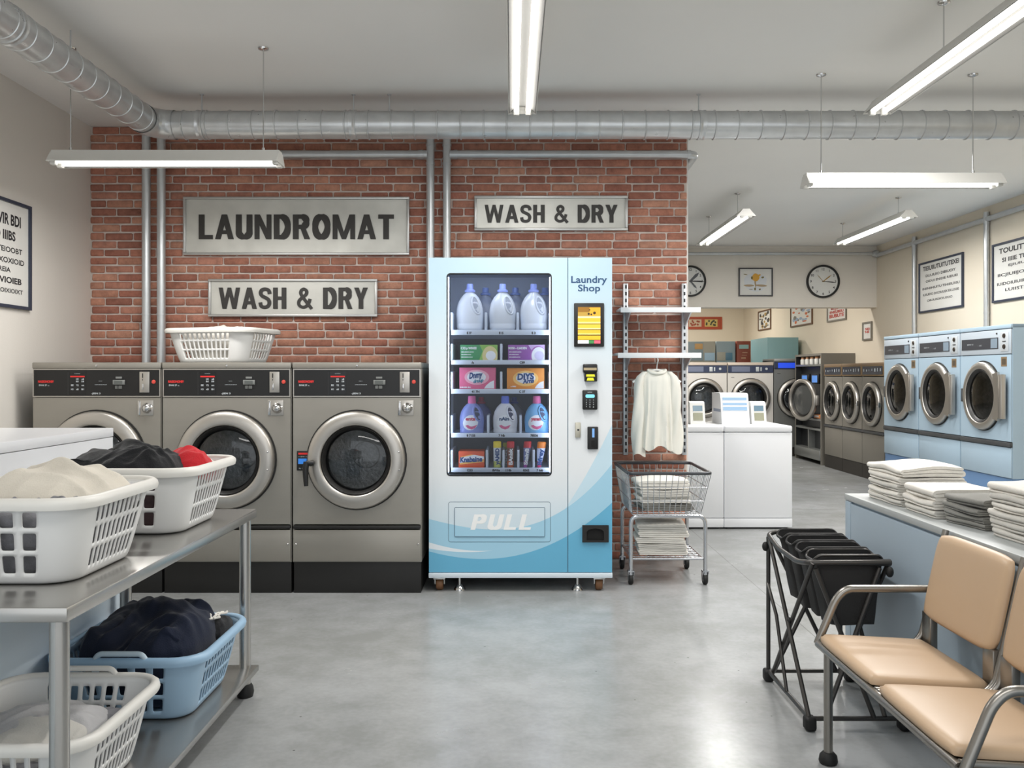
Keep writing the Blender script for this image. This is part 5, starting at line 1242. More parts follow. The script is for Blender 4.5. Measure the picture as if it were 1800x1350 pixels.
# ------------------------------------------------------------------ cloth
def cloth(name, col, var=.1, vs=9, rough=.9): return mat(name, col, rough, bump=.5, bscale=220, var=var, vscale=vs, sheen=.15, spec=.2, bdist=.003)
C_WHITE = cloth('towel_white', (226, 222, 214), .05); C_GREYW = cloth('towel_grey_white', (204, 201, 194), .08); C_GREY = cloth('towel_grey', (132, 131, 126), .14)
C_CREAM = cloth('fleece_cream', (214, 207, 194), .10, 7); C_BLACK = cloth('cotton_black', (27, 28, 31), .2, 12); C_RED = cloth('cotton_red', (190, 36, 44), .12)
C_NAVY = cloth('cotton_navy', (27, 33, 50), .25, 10); C_GARM = cloth('cotton_grey', (128, 128, 132), .45, 16); C_PALE = cloth('cotton_pale', (186, 185, 186), .16, 9); C_SHIRT = mat('sweatshirt', (222, 220, 211), .9, bump=.2, bscale=420, var=.03, vscale=5, sheen=.1, spec=.2, bdist=.001)

def ridge(x, y, s): return 1.12-math.sqrt(nz(x, y, s)**2+.006)*2.1
def heap(b, cx, cy, rx, ry, z0, z1, H, seed, folds=.02, freq=7, N=96, pw=2.4, edge=.0, rot=0.0, peak=(0, 0), fine=.25, flat=.75):
    """crumpled garment: a rounded mound with creases, closed by a skirt down to z0"""
    ca, sa = math.cos(rot), math.sin(rot)
    def P(u, v):
        a, c = 2*u-1, 2*v-1
        x = a*math.sqrt(max(0, 1-.36*c*c)); y = c*math.sqrt(max(0, 1-.36*a*a)); r = max(abs(a), abs(c))
        dx, dy = a-peak[0], c-peak[1]
        m = max(0, 1-r**pw)**flat*(.72+.28*max(0, 1-(dx*dx+dy*dy)*.7))
        X, Y = x*rx, y*ry
        wx_, wy_ = X+.09*nz(X*5, Y*5, seed+3), Y+.09*nz(X*5, Y*5, seed+9)
        f = .8*ridge(wx_*freq*.9, wy_*freq*.5, seed)+.55*max(0, ridge(wy_*freq*1.7+wx_*3, wx_*freq*.6, seed+5))**2+.4*max(0, ridge(wx_*freq*2.2-wy_*4, wy_*freq*.9, seed+13))**2+fine*ridge(wx_*freq*3.4, wy_*freq*3.4, seed+7)
        k = min(1, (1-r)*5)
        z = z1+H*m+folds*1.35*(f-.85)*(.25+.75*k)
        e = 1+.05*nz(X*9, Y*9, seed+21)*(r > .8)
        X *= e; Y *= e
        if r > .999: z = z1-.012
        return (cx+X*ca-Y*sa, cy+X*sa+Y*ca, z)
    o = len(b.v); b.grid(P, N, N)
    # skirt
    idx = [i for i in range(N+1)]+[(j*(N+1)+N) for j in range(1, N+1)]+[N*(N+1)+i for i in range(N-1, -1, -1)]+[j*(N+1) for j in range(N-1, 0, -1)]
    ring = [b.v[o+i] for i in idx]; n = len(ring); levels = 8; base = len(b.v); vs = []
    for l in range(1, levels+1):
        q = l/levels
        for k, p in enumerate(ring):
            sc = 1-.03*min(1, q*6)-.21*q+.018*ridge(p[0]*14, p[1]*14+q*4, seed+31+q*2)*math.sin(PI*min(1, q*1.2))
            vs.append((cx+(p[0]-cx)*sc, cy+(p[1]-cy)*sc, p[2]+(z0-p[2])*q))
    b.v += vs
    for l in range(levels):
        for k in range(n):
            k2 = (k+1) % n
            a = (o+idx[k], o+idx[k2]) if l == 0 else (base+(l-1)*n+k, base+(l-1)*n+k2)
            b.f.append([a[0], a[1], base+l*n+k2, base+l*n+k]); b.mi.append(b.slot)
    b.f.append([base+(levels-1)*n+k for k in range(n)]); b.mi.append(b.slot)
    return b
def garment(name, label, cat, mats, *a, **k):
    grp = k.pop('group', None); b = MB(); heap(b, *a, **k)
    o = b.build(name, mats, None, smooth=180, weld=True); tag(o, label, cat, grp); return o

def folded(b, w, d, t, seed, layers=3, bulge=0.0, lean=0.0):
    """folded towel: a thick zig-zag ribbon, rounded folds on -x/+x, layers showing at the ends"""
    th = t/layers*.86; pitch = t/layers; cl = []
    for k in range(layers):
        z = pitch*(k+.5); xs = [-w/2+pitch*.5, w/2-pitch*.5]
        seg = [(xs[0]+(xs[1]-xs[0])*i/8, z) for i in range(9)]
        if k % 2: seg = seg[::-1]
        cl += seg
        if k < layers-1:
            sx = seg[-1][0]; s = 1 if sx > 0 else -1
            for i in range(1, 5):
                a = -PI/2+PI*i/5; cl.append((sx+s*math.cos(a)*pitch*.5, z+pitch*.5+math.sin(a)*pitch*.5))
    P = [Vector((p[0], p[1])) for p in cl]; L, R = [], []
    for i, p in enumerate(P):
        tn = (P[min(i+1, len(P)-1)]-P[max(0, i-1)]).normalized(); nn = Vector((-tn.y, tn.x))*th/2
        L.append(p+nn); R.append(p-nn)
    e0 = (P[0]-(P[1]-P[0]).normalized()*th*.4); e1 = (P[-1]+(P[-1]-P[-2]).normalized()*th*.4)
    poly = [e0]+L+[e1]+R[::-1]; n = len(poly); m = 12
    def X(p, v):
        y = (v-.5)*d; k = 1
        ex = abs(2*v-1); sh = 1-.03*max(0, ex-.85)/.15
        x, z = p.x*sh, p.y
        ph = x*7+seed*3.1, y*7, seed*1.7
        z2 = z+(nz(ph[0], ph[1], ph[2])*.009+bulge*math.exp(-((x/w*2.4-.1)**2+(y/d*2.6)**2)))*min(1, z/t+.15)
        x2 = x+nz(y*9, z*30, seed+11)*.007+lean*z; y2 = y*(1-.01*math.cos(p.x*9))+nz(x*9, z*34, seed+15)*.006*ex
        return (x2, y2, z2)
    vs = [X(p, j/m) for j in range(m+1) for p in poly]
    fs = [(j*n+i, j*n+(i+1) % n, (j+1)*n+(i+1) % n, (j+1)*n+i) for j in range(m) for i in range(n)]
    fs += [list(range(n))[::-1], [m*n+i for i in range(n)]]
    return b.add(vs, fs)
def towel_stack(cx, cy, z0, n, w, d, t, rot, seed, mats, label, group, topbulge=0.0, gap=.0015, jit=.008, names=None):
    r = random.Random(seed); z = z0
    words = names or {1: ['only'], 2: ['lower', 'upper'], 3: ['bottom', 'middle', 'top'], 4: ['bottom', 'second from bottom', 'second from top', 'top'],
             5: ['bottom', 'second from bottom', 'middle', 'second from top', 'top'], 6: ['bottom', 'second from bottom', 'third from bottom', 'third from top', 'second from top', 'top']}[n]
    for k in range(n):
        tt = t*r.uniform(.92, 1.08)*(1.3 if topbulge and k == n-1 else 1)
        b = MB(); folded(b, w*r.uniform(.97, 1.02), d*r.uniform(.97, 1.02), tt, seed+k*3, 3, topbulge if k == n-1 else 0)
        o = b.build('folded_towel', mats[k % len(mats)], None, smooth=60)
        o.location = (cx+r.uniform(-jit, jit), cy+r.uniform(-jit, jit), z); o.rotation_euler = (0, 0, rot+r.uniform(-.05, .05))
        tag(o, label % words[k], 'towel', group); z += tt+gap

# ------------------------------------------------------------------ laundry baskets
def basket(label, loc, W, D, H, m, rimm, rz=0.0, nf=6, ns=10, handle=(1, -1), handm=None, group='plastic laundry baskets'):
    t = thing('laundry_basket', label, 'laundry basket', loc, rz, group)
    rows = [(0, .11, 0), (.11, .335, 1), (.335, .40, 0), (.40, .62, 1), (.62, .685, 0), (.685, .88, 1), (.88, 1, 0)]
    def cols(k, mg):
        o = []; u = (1-2*mg)/(k+(k-1)*.6); x = mg; o.append((0, mg, 0))
        for i in range(k):
            o.append((x, x+u, 1)); x += u
            if i < k-1: o.append((x, x+u*.6, 0)); x += u*.6
        o.append((x, 1, 0)); return o
    kc = 5; tp = .80
    def pt(side, s, v, off=0.0, zz=None):
        f = tp+(1-tp)*v**.9
        a, c = W/2*f*.97+off, D/2*f*.97+off; rc = .088*f+off*.7
        if side == 0: p = (-a+rc+(2*a-2*rc)*s, -c)
        elif side == 2: p = (a, -c+rc+(2*c-2*rc)*s)
        elif side == 4: p = (a-rc-(2*a-2*rc)*s, c)
        elif side == 6: p = (-a, c-rc-(2*c-2*rc)*s)
        else:
            cx, cy, a0 = {1: (a-rc, -c+rc, -PI/2), 3: (a-rc, c-rc, 0), 5: (-a+rc, c-rc, PI/2), 7: (-a+rc, -c+rc, PI)}[side]
            p = (cx+rc*math.cos(a0+PI/2*s), cy+rc*math.sin(a0+PI/2*s))
        return (p[0], p[1], v*H if zz is None else zz)
    b = MB()
    def split(lst):
        o = []
        for s0, s1, h in lst:
            if h: o += [(s0, s0+(s1-s0)*.24, 1), (s0+(s1-s0)*.24, s0+(s1-s0)*.76, 1), (s0+(s1-s0)*.76, s1, 1)]
            else: o.append((s0, s1, 0))
        return o
    rw = split(rows)
    for side in range(8):
        cl = split(cols(nf if side in (0, 4) else ns, .05)) if side % 2 == 0 else [(i/kc, (i+1)/kc, 0) for i in range(kc)]
        for s0, s1, hs in cl:
            for v0, v1, hv in rw:
                if not (hs and hv): b.add([pt(side, s0, v0), pt(side, s1, v0), pt(side, s1, v1), pt(side, s0, v1)], [(0, 1, 2, 3)])
    # floor of the basket, with a rounded foot
    def loop(v, off=0, zz=None): return [pt(s, i/(kc), v, off, zz) for s in range(8) for i in range(kc)]
    n = 8*kc
    # foot ring follows the wall's own columns so that the surface stays closed
    per = []
    for side in range(8):
        cl = split(cols(nf if side in (0, 4) else ns, .05)) if side % 2 == 0 else [(i/kc, (i+1)/kc, 0) for i in range(kc)]
        per += [pt(side, c[0], 0) for c in cl]
    m_ = len(per)
    l1 = [(p[0]*.97, p[1]*.97, -.005) for p in per]; l2 = [(p[0]*.9, p[1]*.9, -.006) for p in per]
    b.add(per+l1+l2, [(r_*m_+i, r_*m_+(i+1) % m_, (r_+1)*m_+(i+1) % m_, (r_+1)*m_+i) for r_ in (0, 1) for i in range(m_)]+[[2*m_+i for i in range(m_)]])
    b.v = [(x, y, z+.008) for x, y, z in b.v]
    bo = b.build('basket_body', m, t, smooth=180, weld=True)
    sd = bo.modifiers.new('rounding', 'SUBSURF'); sd.levels = 1; sd.render_levels = 1
    so = bo.modifiers.new('thickness', 'SOLIDIFY'); so.thickness = .0035; so.offset = 0
    # rolled rim
    L = [loop(1, o, H+.008+z) for o, z in ((.0, -.008), (-.002, .004), (.004, .011), (.014, .011), (.022, .004), (.024, -.006), (.021, -.018), (.018, -.018), (.019, -.004), (.004, -.004))]
    b = MB(); b.add([p for l in L for p in l], [(k*n+i, k*n+(i+1) % n, (k+1)*n+(i+1) % n, (k+1)*n+i) for k in range(len(L)-1) for i in range(n)])
    b.build('rim', rimm, t, smooth=60)
    if handle:
        for s in handle:
            b = MB(); y = s*(D/2*.97+.008); z = H+.008
            pts = arc_pts([(-.085, y, z+.0), (-.07, y, z+.024), (.07, y, z+.024), (.085, y, z+.0)], .02, 5)
            b.tube(pts, .009, 8); b.build('handle', handm or rimm, t, smooth=60)
    return t
BW = mat('basket_white', (232, 232, 230), .4, spec=.5); BW2 = mat('basket_white_rim', (222, 220, 214), .4); BB = mat('basket_blue', (164, 195, 220), .42); BB2 = mat('basket_blue_rim', (152, 184, 210), .42)
ZT = .725; ZS = .115
basket('white basket heaped with a cream fleece, nearest on the steel table top', (-1.30, 2.39, ZT+.001), .50, .50, .205, BW, BW2, nf=5, ns=10, handle=())
basket('white basket with black and red clothes, farther one on the steel table', (-1.295, 3.085, ZT+.001), .51, .50, .205, BW, BW2, nf=5, ns=10, handle=())
basket('pale blue basket heaped with navy clothes on the lower table shelf', (-1.262, 3.10, ZS+.001), .50, .54, .205, BB, BB2, nf=5, ns=10, handle=(-1,), handm=mat('handle_pale', (186, 204, 216), .45))
basket('white basket with pale towels, nearest on the lower table shelf', (-1.295, 2.43, ZS+.001), .46, .52, .205, BW, BW2, nf=7, ns=11, handle=(1,))
basket('small white basket of towels standing on top of the middle steel washer', (wx(393, 5.42), 5.42, 1.326), .585, .42, .19, BW, BW2, rz=math.radians(-16), nf=11, ns=7, handle=())
# contents
garment('garment', 'cream fleece heaped on top of the nearest table basket', 'clothing', C_CREAM, -1.245, 2.43, .172, .175, .895, .925, .075, 4, folds=.022, freq=4.2, fine=.06, pw=2.0, peak=(-.1, .1), flat=.7)
garment('garment', 'crumpled grey cotton clothes filling the nearest table basket under the fleece', 'clothing', C_GARM, -1.30, 2.39, .216, .216, ZT+.015, .900, .03, 11, folds=.026, freq=8, pw=3)
garment('garment', 'grey sleeve sticking up behind the cream fleece, nearest table basket', 'clothing', C_PALE, -1.185, 2.52, .12, .09, .87, .905, .04, 17, folds=.015, freq=9, rot=.4)
garment('garment', 'black garment heaped in the farther table basket', 'clothing', C_BLACK, -1.345, 3.085, .20, .20, .88, .915, .085, 8, folds=.026, freq=6.5, fine=.12, pw=2.2, peak=(.4, -.1), flat=.6)
garment('garment', 'red garment at the far right of the farther table basket', 'clothing', C_RED, -1.165, 3.165, .095, .115, .86, .905, .075, 3, folds=.014, freq=8, rot=.3)
garment('garment', 'pale cloth end beside the red garment in the farther table basket', 'clothing', C_GREYW, -1.12, 3.225, .05, .05, .86, .90, .035, 6, folds=.01, freq=12)
garment('garment', 'mixed dark red and grey clothes packed under the black garment', 'clothing', cloth('cotton_maroon', (86, 70, 72), .5, 14), -1.295, 3.085, .216, .214, ZT+.015, .885, .02, 13, folds=.015, freq=9, pw=3)
garment('garment', 'navy clothes heaped high in the blue basket on the lower shelf', 'clothing', C_NAVY, -1.275, 3.12, .215, .22, ZS+.015, .305, .115, 29, folds=.036, freq=4.6, fine=.16, pw=2.6, peak=(.35, .5), flat=.55)
garment('garment', 'black cloth with white cord at the right of the navy clothes, blue basket', 'clothing', C_BLACK, -1.09, 3.235, .05, .09, .27, .32, .03, 28, folds=.012, freq=12)
o = MB(); 
for sd in (0, 1, 2): o.tube([(-1.10+.03*nz(i*.6, sd, 3)+.012*sd, 3.15+.03*i+.01*sd, .374+.014*nz(i*.8, sd, 9)-.003*i) for i in range(6)], .0042, 6)
tag(o.build('drawstring', C_WHITE, None, smooth=60), 'white drawstring cord lying over the dark clothes of the blue basket', 'cord')
garment('garment', 'pale grey towel spread in the near basket on the lower shelf', 'clothing', C_PALE, -1.315, 2.42, .17, .18, .20, .268, .05, 33, folds=.02, freq=5, fine=.06, pw=2.2, flat=.9)
garment('garment', 'off white fluffy cloth over the pale towel, near basket on the lower shelf', 'clothing', C_GREYW, -1.27, 2.345, .125, .11, .22, .282, .036, 37, folds=.016, freq=5, fine=.04, rot=.5)
garment('garment', 'crumpled grey clothes beneath the pale towel in the near lower basket', 'clothing', C_GARM, -1.295, 2.43, .194, .222, ZS+.015, .25, .015, 41, folds=.015, freq=9, pw=3)
xE = wx(393, 5.42)
garment('garment', 'white towels rising over the rim of the basket on the middle washer', 'towel', C_WHITE, xE+.0, 5.42, .245, .165, 1.345, 1.508, .035, 45, folds=.014, freq=9, rot=math.radians(-16), N=48)

# ------------------------------------------------------------------ steel table
TABLE = mat('table_steel', (184, 182, 178), .26, .85)
t = thing('work_table', 'stainless steel table with a lower shelf carrying the laundry baskets', 'table', (-1.27, 2.7, 0))
x0, x1, y0, y1 = -1.535, -1.005, 1.985, 3.46
b = MB().box(x0, x1, y0, y1, ZT-.034, ZT, .004); b.build('table_top', TABLE, t, world=True)
b = MB().box(x0+.02, x1+.012, y0+.02, y1-.01, ZS-.022, ZS, .003); b.build('lower_shelf', TABLE, t, world=True)
for x in (x0+.03, x1-.035):
    for y in (y0+.035, y1-.035):
        l = MB().cyl((x, y, .035), (x, y, ZT-.03), .022, 20).build('leg', TABLE, t, world=True)
        MB().lathe([(0, .05), (.024, .05), (.03, .04), (.034, .018), (.03, 0), (0, 0)], (x, y, 0), 'z', 20).build('foot', RUBBER, l, world=True)
# counter behind it
t = thing('folding_counter', 'white topped counter with a pale blue lower body behind the steel table', 'counter', (-2.2, 2.3, 0))
MB().box(-2.85, -1.60, .6, 3.53, 1.005, 1.04, .003).build('worktop', WHITE, t, world=True)
MB().box(-2.85, -1.602, .6, 3.528, .62, 1.003).build('apron', WHITE, t, world=True, smooth=0)
MB().box(-2.85, -1.548, .6, 3.53, 0, .618).build('lower_body', mat('counter_blue', (222, 236, 247), .45), t, world=True, smooth=0)
# ------------------------------------------------------------------ shelf rack on the brick
RACK = mat('rack_grey', (196, 200, 204), .35, .5); RACKD = mat('rack_slot', (40, 42, 46), .6); SHELFW = mat('shelf_white', (226, 228, 230), .4)
t = thing('wall_shelf_rack', 'wall rack of slotted uprights and two pale shelves beside the vending machine', 'shelf', (.965, 5.93, .7))
yk = 5.93
for px in (1100, 1203):
    x = wx(px, yk)
    u = MB().box(x-.016, x+.016, yk, yk+.05, wz(800, yk), wz(498, yk), .003).build('upright', RACK, t, world=True)
    b = MB(); z = wz(795, yk)
    while z < wz(505, yk): b.box(x-.005, x+.007, yk-.0015, yk+.001, z, z+.024); z += .046
    b.build('slot_row', RACKD, u, world=True, smooth=0)
for (px0, px1, pt) in ((1091, 1232, 540), (1086, 1233, 620)):
    Yf = 5.67; z = wz(pt, Yf); x0, x1 = wx(px0, Yf), wx(px1, Yf)
    s = MB().box(x0, x1, Yf, yk+.0, z-.014, z, .003).box(x0, x1, Yf-.003, Yf+.01, z-.034, z, .003).build('shelf', SHELFW, t, world=True)
    for px in (1100, 1203):
        x = wx(px, yk)
        MB().prism([(yk, z-.014), (yk, z-.11), (yk-.03, z-.11), (Yf+.03, z-.03), (Yf+.03, z-.014)], 'x', x-.004, x+.004).build('bracket', RACK, s, world=True, smooth=0)
# hanger and sweatshirt
Ysh = 5.74; xs = wx(1153.5, Ysh); zh = wz(633, Ysh)
t = thing('clothes_hanger', 'white hanger hooked on the lower rack shelf, holding the sweatshirt', 'hanger', (xs, Ysh, zh))
hk = [(xs-.004, Ysh-.055, zh+.015)]+[(xs+.0, Ysh-.055+.0-.018*math.sin(a), zh+.016-.02+.02*math.cos(a)) for a in (0, .8, 1.6, 2.4)]+[(xs, Ysh-.03, zh-.05)]
hk = [(xs, Ysh-.035, zh+.012), (xs, Ysh-.06, zh+.012), (xs, Ysh-.075, zh-.003), (xs, Ysh-.055, zh-.02), (xs, Ysh-.03, zh-.035), (xs, Ysh-.02, zh-.06)]
zs = zh-.06
MB().tube(arc_pts(hk, .02, 3), .0035, 8).build('hook', WHITE_P, t, world=True)
MB().tube(arc_pts([(xs-.155, Ysh-.02, zs-.085), (xs-.06, Ysh-.02, zs-.025), (xs, Ysh-.02, zs), (xs+.06, Ysh-.02, zs-.025), (xs+.155, Ysh-.02, zs-.085)], .03, 4), .009, 8).build('shoulder_bar', WHITE_P, t, world=True, smooth=60)
def shirt():
    t = thing('sweatshirt', 'off white long sleeved sweatshirt hanging from the lower rack shelf', 'clothing', (xs, Ysh, .75))
    zt, zb = wz(650, Ysh), wz(787, Ysh)
    def body(u, v):
        a = 2*PI*u; ca, sa = math.cos(a), math.sin(a); z = zt+(zb-zt)*v
        # half width: neck -> shoulder -> hem
        W = float(np.interp(v, [0, .035, .09, .14, .25, .5, .8, 1], [.05, .08, .098, .100, .098, .102, .114, .120]))
        D = float(np.interp(v, [0, .04, .12, .3, 1], [.028, .03, .045, .055, .062]))
        fo = .013*v*math.sin(ca*13+2.2+1.5*v)+.008*v*math.sin(ca*24+1+v*4)+.006*nz(ca*5, z*6, 3)
        x = W*math.copysign(abs(ca)**.8, ca)*(1+.01*nz(z*8, 2, sa)); y = (D+fo)*math.copysign(abs(sa)**.7, sa)
        zz = z-.02*max(0, .25-abs(v-.0))*0+(.018*math.sin(ca*6+1)*max(0, v-.85)/.15)
        if v < .02: zz += -.012*(1-abs(ca))
        return (xs+x, Ysh-.02+y, zz)
    b = MB(); b.grid(body, 72, 40, True); b.build('torso', C_SHIRT, t, world=True, smooth=80)
    for s in (-1, 1):
        b = MB(); n = 24
        def arm(u, v):
            a = 2*PI*u
            cx = xs+s*float(np.interp(v, [0, .06, .15, .4, .75, 1], [.075, .105, .116, .120, .126, .120]))
            z = float(np.interp(v, [0, .06, .15, 1], [zt-.012, zt-.045, zt-.1, wz(799 if s < 0 else 794, Ysh)]))
            w = float(np.interp(v, [0, .08, .2, .5, .92, 1], [.02, .03, .034, .036, .042, .039])); d = float(np.interp(v, [0, .1, .3, 1], [.02, .036, .038, .032]))
            fo = .006*math.sin(a*3+v*9+s)*min(1, v*4)
            return (cx+(w+fo)*math.cos(a), Ysh-.03+(d+fo)*math.sin(a)-.012*v, z+.012*math.sin(a*2+s)*max(0, v-.9)*10)
        b.grid(arm, n, 36, True); b.build('sleeve', C_SHIRT, t, world=True, smooth=80)
    b = MB(); pts = [(xs+.056*math.cos(a), Ysh-.022+.036*math.sin(a)-.004, zt+.0-.020*max(0, -math.sin(a))-.004) for a in (2*PI*i/28 for i in range(28))]
    b.tube(pts, .010, 8, closed=True); b.build('collar', C_SHIRT, t, world=True, smooth=80)
shirt()

# ------------------------------------------------------------------ wire laundry cart
def cart():
    t = thing('laundry_cart', 'wheeled wire basket cart with chrome legs beside the vending machine', 'cart', (.93, 5.5, 0))
    WIRE = mat('wire_chrome', (196, 198, 202), .25, .9); RIM = mat('rim_charcoal', (70, 72, 76), .35, .3)
    zt, zb = .675, .425
    T = [(.685, 5.16), (1.17, 5.16), (1.175, 5.78), (.675, 5.78)]; Bq = [(.715, 5.22), (1.12, 5.22), (1.12, 5.72), (.715, 5.72)]
    def pr(Q, s, u): a, c = Q[s], Q[(s+1) % 4]; return (a[0]+(c[0]-a[0])*u, a[1]+(c[1]-a[1])*u)
    def lv(s, u, v): p, q = pr(Bq, s, u), pr(T, s, u); return (q[0]*v+p[0]*(1-v), q[1]*v+p[1]*(1-v), zb+(zt-zb)*v)
    c = [(p[0], p[1], zt) for p in T]
    MB().tube(arc_pts([Vector(c[0])*.5+Vector(c[1])*.5]+[Vector(c[i]) for i in (1, 2, 3, 0)]+[Vector(c[0])*.5+Vector(c[1])*.5], .04, 5)[:-1], .010, 8, closed=True).build('rim', RIM, t, world=True, smooth=60)
    b = MB()
    for s in range(4):
        n = 13 if s % 2 == 0 else 15
        for i in range(n+1): b.tube([lv(s, i/n, 1), lv(s, i/n, .5), lv(s, i/n, 0)], .0022, 5)
        for v in (.0, .33, .66): b.tube([lv(s, 0, v), lv(s, 1, v)], .0028, 5)
    for i in range(1, 12): b.tube([(.715+.405*i/12, 5.22, zb), (.715+.405*i/12, 5.72, zb)], .0022, 5)
    for i in range(1, 7): b.tube([(.715, 5.22+.5*i/7, zb), (1.12, 5.22+.5*i/7, zb)], .0022, 5)
    b.build('wire_basket', WIRE, t, world=True, smooth=60)
    for y, xa, xb in ((5.25, .71, 1.155), (5.68, .712, 1.13)):
        MB().tube(arc_pts([(xa, y, .085), (xa, y, .41), (xb, y, .41), (xb, y, .085)], .05, 6), .012, 12).build('leg_frame', WIRE, t, world=True, smooth=60)
    b = MB()
    for x in (.715, 1.14): b.tube([(x, 5.25, .155), (x, 5.68, .155)], .008, 8)
    for y in (5.25, 5.68): b.tube([(.712, y, .155), (1.142, y, .155)], .008, 8)
    for i in range(1, 14): b.tube([(.715+.42*i/14, 5.25, .158), (.715+.42*i/14, 5.68, .158)], .0022, 5)
    for i in range(1, 8): b.tube([(.715, 5.25+.43*i/8, .158), (1.14, 5.25+.43*i/8, .158)], .0022, 5)
    b.build('lower_shelf', WIRE, t, world=True, smooth=60)
    for x, y in ((.71, 5.25), (1.155, 5.25), (.712, 5.68), (1.13, 5.68)):
        k = MB().cyl((x, y, .06), (x, y, .09), .014, 12)
        for s in (-1, 1): k.prism([(y-.022, .085), (y+.022, .085), (y+.03, .03), (y+.01, .026)], 'x', x+s*.017-.002, x+s*.017+.002)
        k.box(x-.019, x+.019, y-.022, y+.022, .08, .086)
        f = k.build('castor_fork', WIRE, t, world=True, smooth=30)
        MB().lathe([(.006, -.013), (.03, -.013), (.034, -.008), (.034, .008), (.03, .013), (.006, .013)], (x, y+.012, .034), 'x', 24).build('wheel', RUBBER, f, world=True)
        MB().lathe([(0, -.0135), (.014, -.0135), (.014, .0135), (0, .0135)], (x, y+.012, .034), 'x', 12).build('hub', WIRE, f, world=True)
cart()
towel_stack(.925, 5.45, .43, 4, .31, .25, .042, .08, 5, [C_GREY, C_WHITE, C_GREYW, C_WHITE], '%s folded towel of the pile inside the wire cart basket', 'folded towels in the cart basket', topbulge=.02)
towel_stack(.915, 5.45, .164, 5, .30, .28, .033, -.06, 9, [C_WHITE, C_GREYW, C_WHITE], '%s folded towel on the lower rack of the wire cart', 'folded towels on the lower cart rack', topbulge=.008)

# ------------------------------------------------------------------ right counter with towels
CB = mat('counter_steel_blue', (156, 172, 185), .45); CT = mat('counter_top_grey', (172, 176, 176), .4)
t = thing('towel_counter', 'blue grey counter along the right carrying the folded towel piles', 'counter', (1.75, 2.4, 0))
MB().box(1.41, 2.15, .8, 3.73, .724, .75, .004).build('worktop', CT, t, world=True)
MB().box(1.425, 2.15, .8, 3.722, .0, .722).build('body', CB, t, world=True, smooth=0)
b = MB().box(1.411, 1.425, 3.665, 3.722, 0, .722, .002).box(1.411, 1.425, .8, 3.662, .02, .715, .002); b.build('front_panel', CB, t, world=True)
towel_stack(1.595, 3.485, .751, 5, .255, .29, .026, 0.0, 21, [C_GREYW, C_WHITE, C_GREYW, C_WHITE, C_WHITE], '%s white towel of the farthest pile on the blue counter', 'white towels, far pile on the blue counter', topbulge=.022, jit=.004)
towel_stack(1.58, 3.175, .751, 3, .235, .24, .03, .03, 31, [C_GREYW, C_WHITE, C_WHITE], '%s white towel of the low pile behind the dark grey towels', 'white towels, low pile on the blue counter', topbulge=.006, jit=.004)
towel_stack(1.60, 2.93, .751, 4, .22, .20, .0215, .12, 41, [C_GREY, C_GREY], '%s dark grey towel of the small pile between the white piles', 'dark grey towels on the blue counter', topbulge=.004, jit=.006)
towel_stack(1.655, 2.62, .751, 6, .31, .29, .0255, .04, 51, [C_GREYW, C_GREYW, C_GREYW, C_WHITE, C_GREYW, C_WHITE], '%s grey white towel of the nearest counter pile, right photo edge', 'grey white towels, near pile on the blue counter', topbulge=.006, jit=.005)

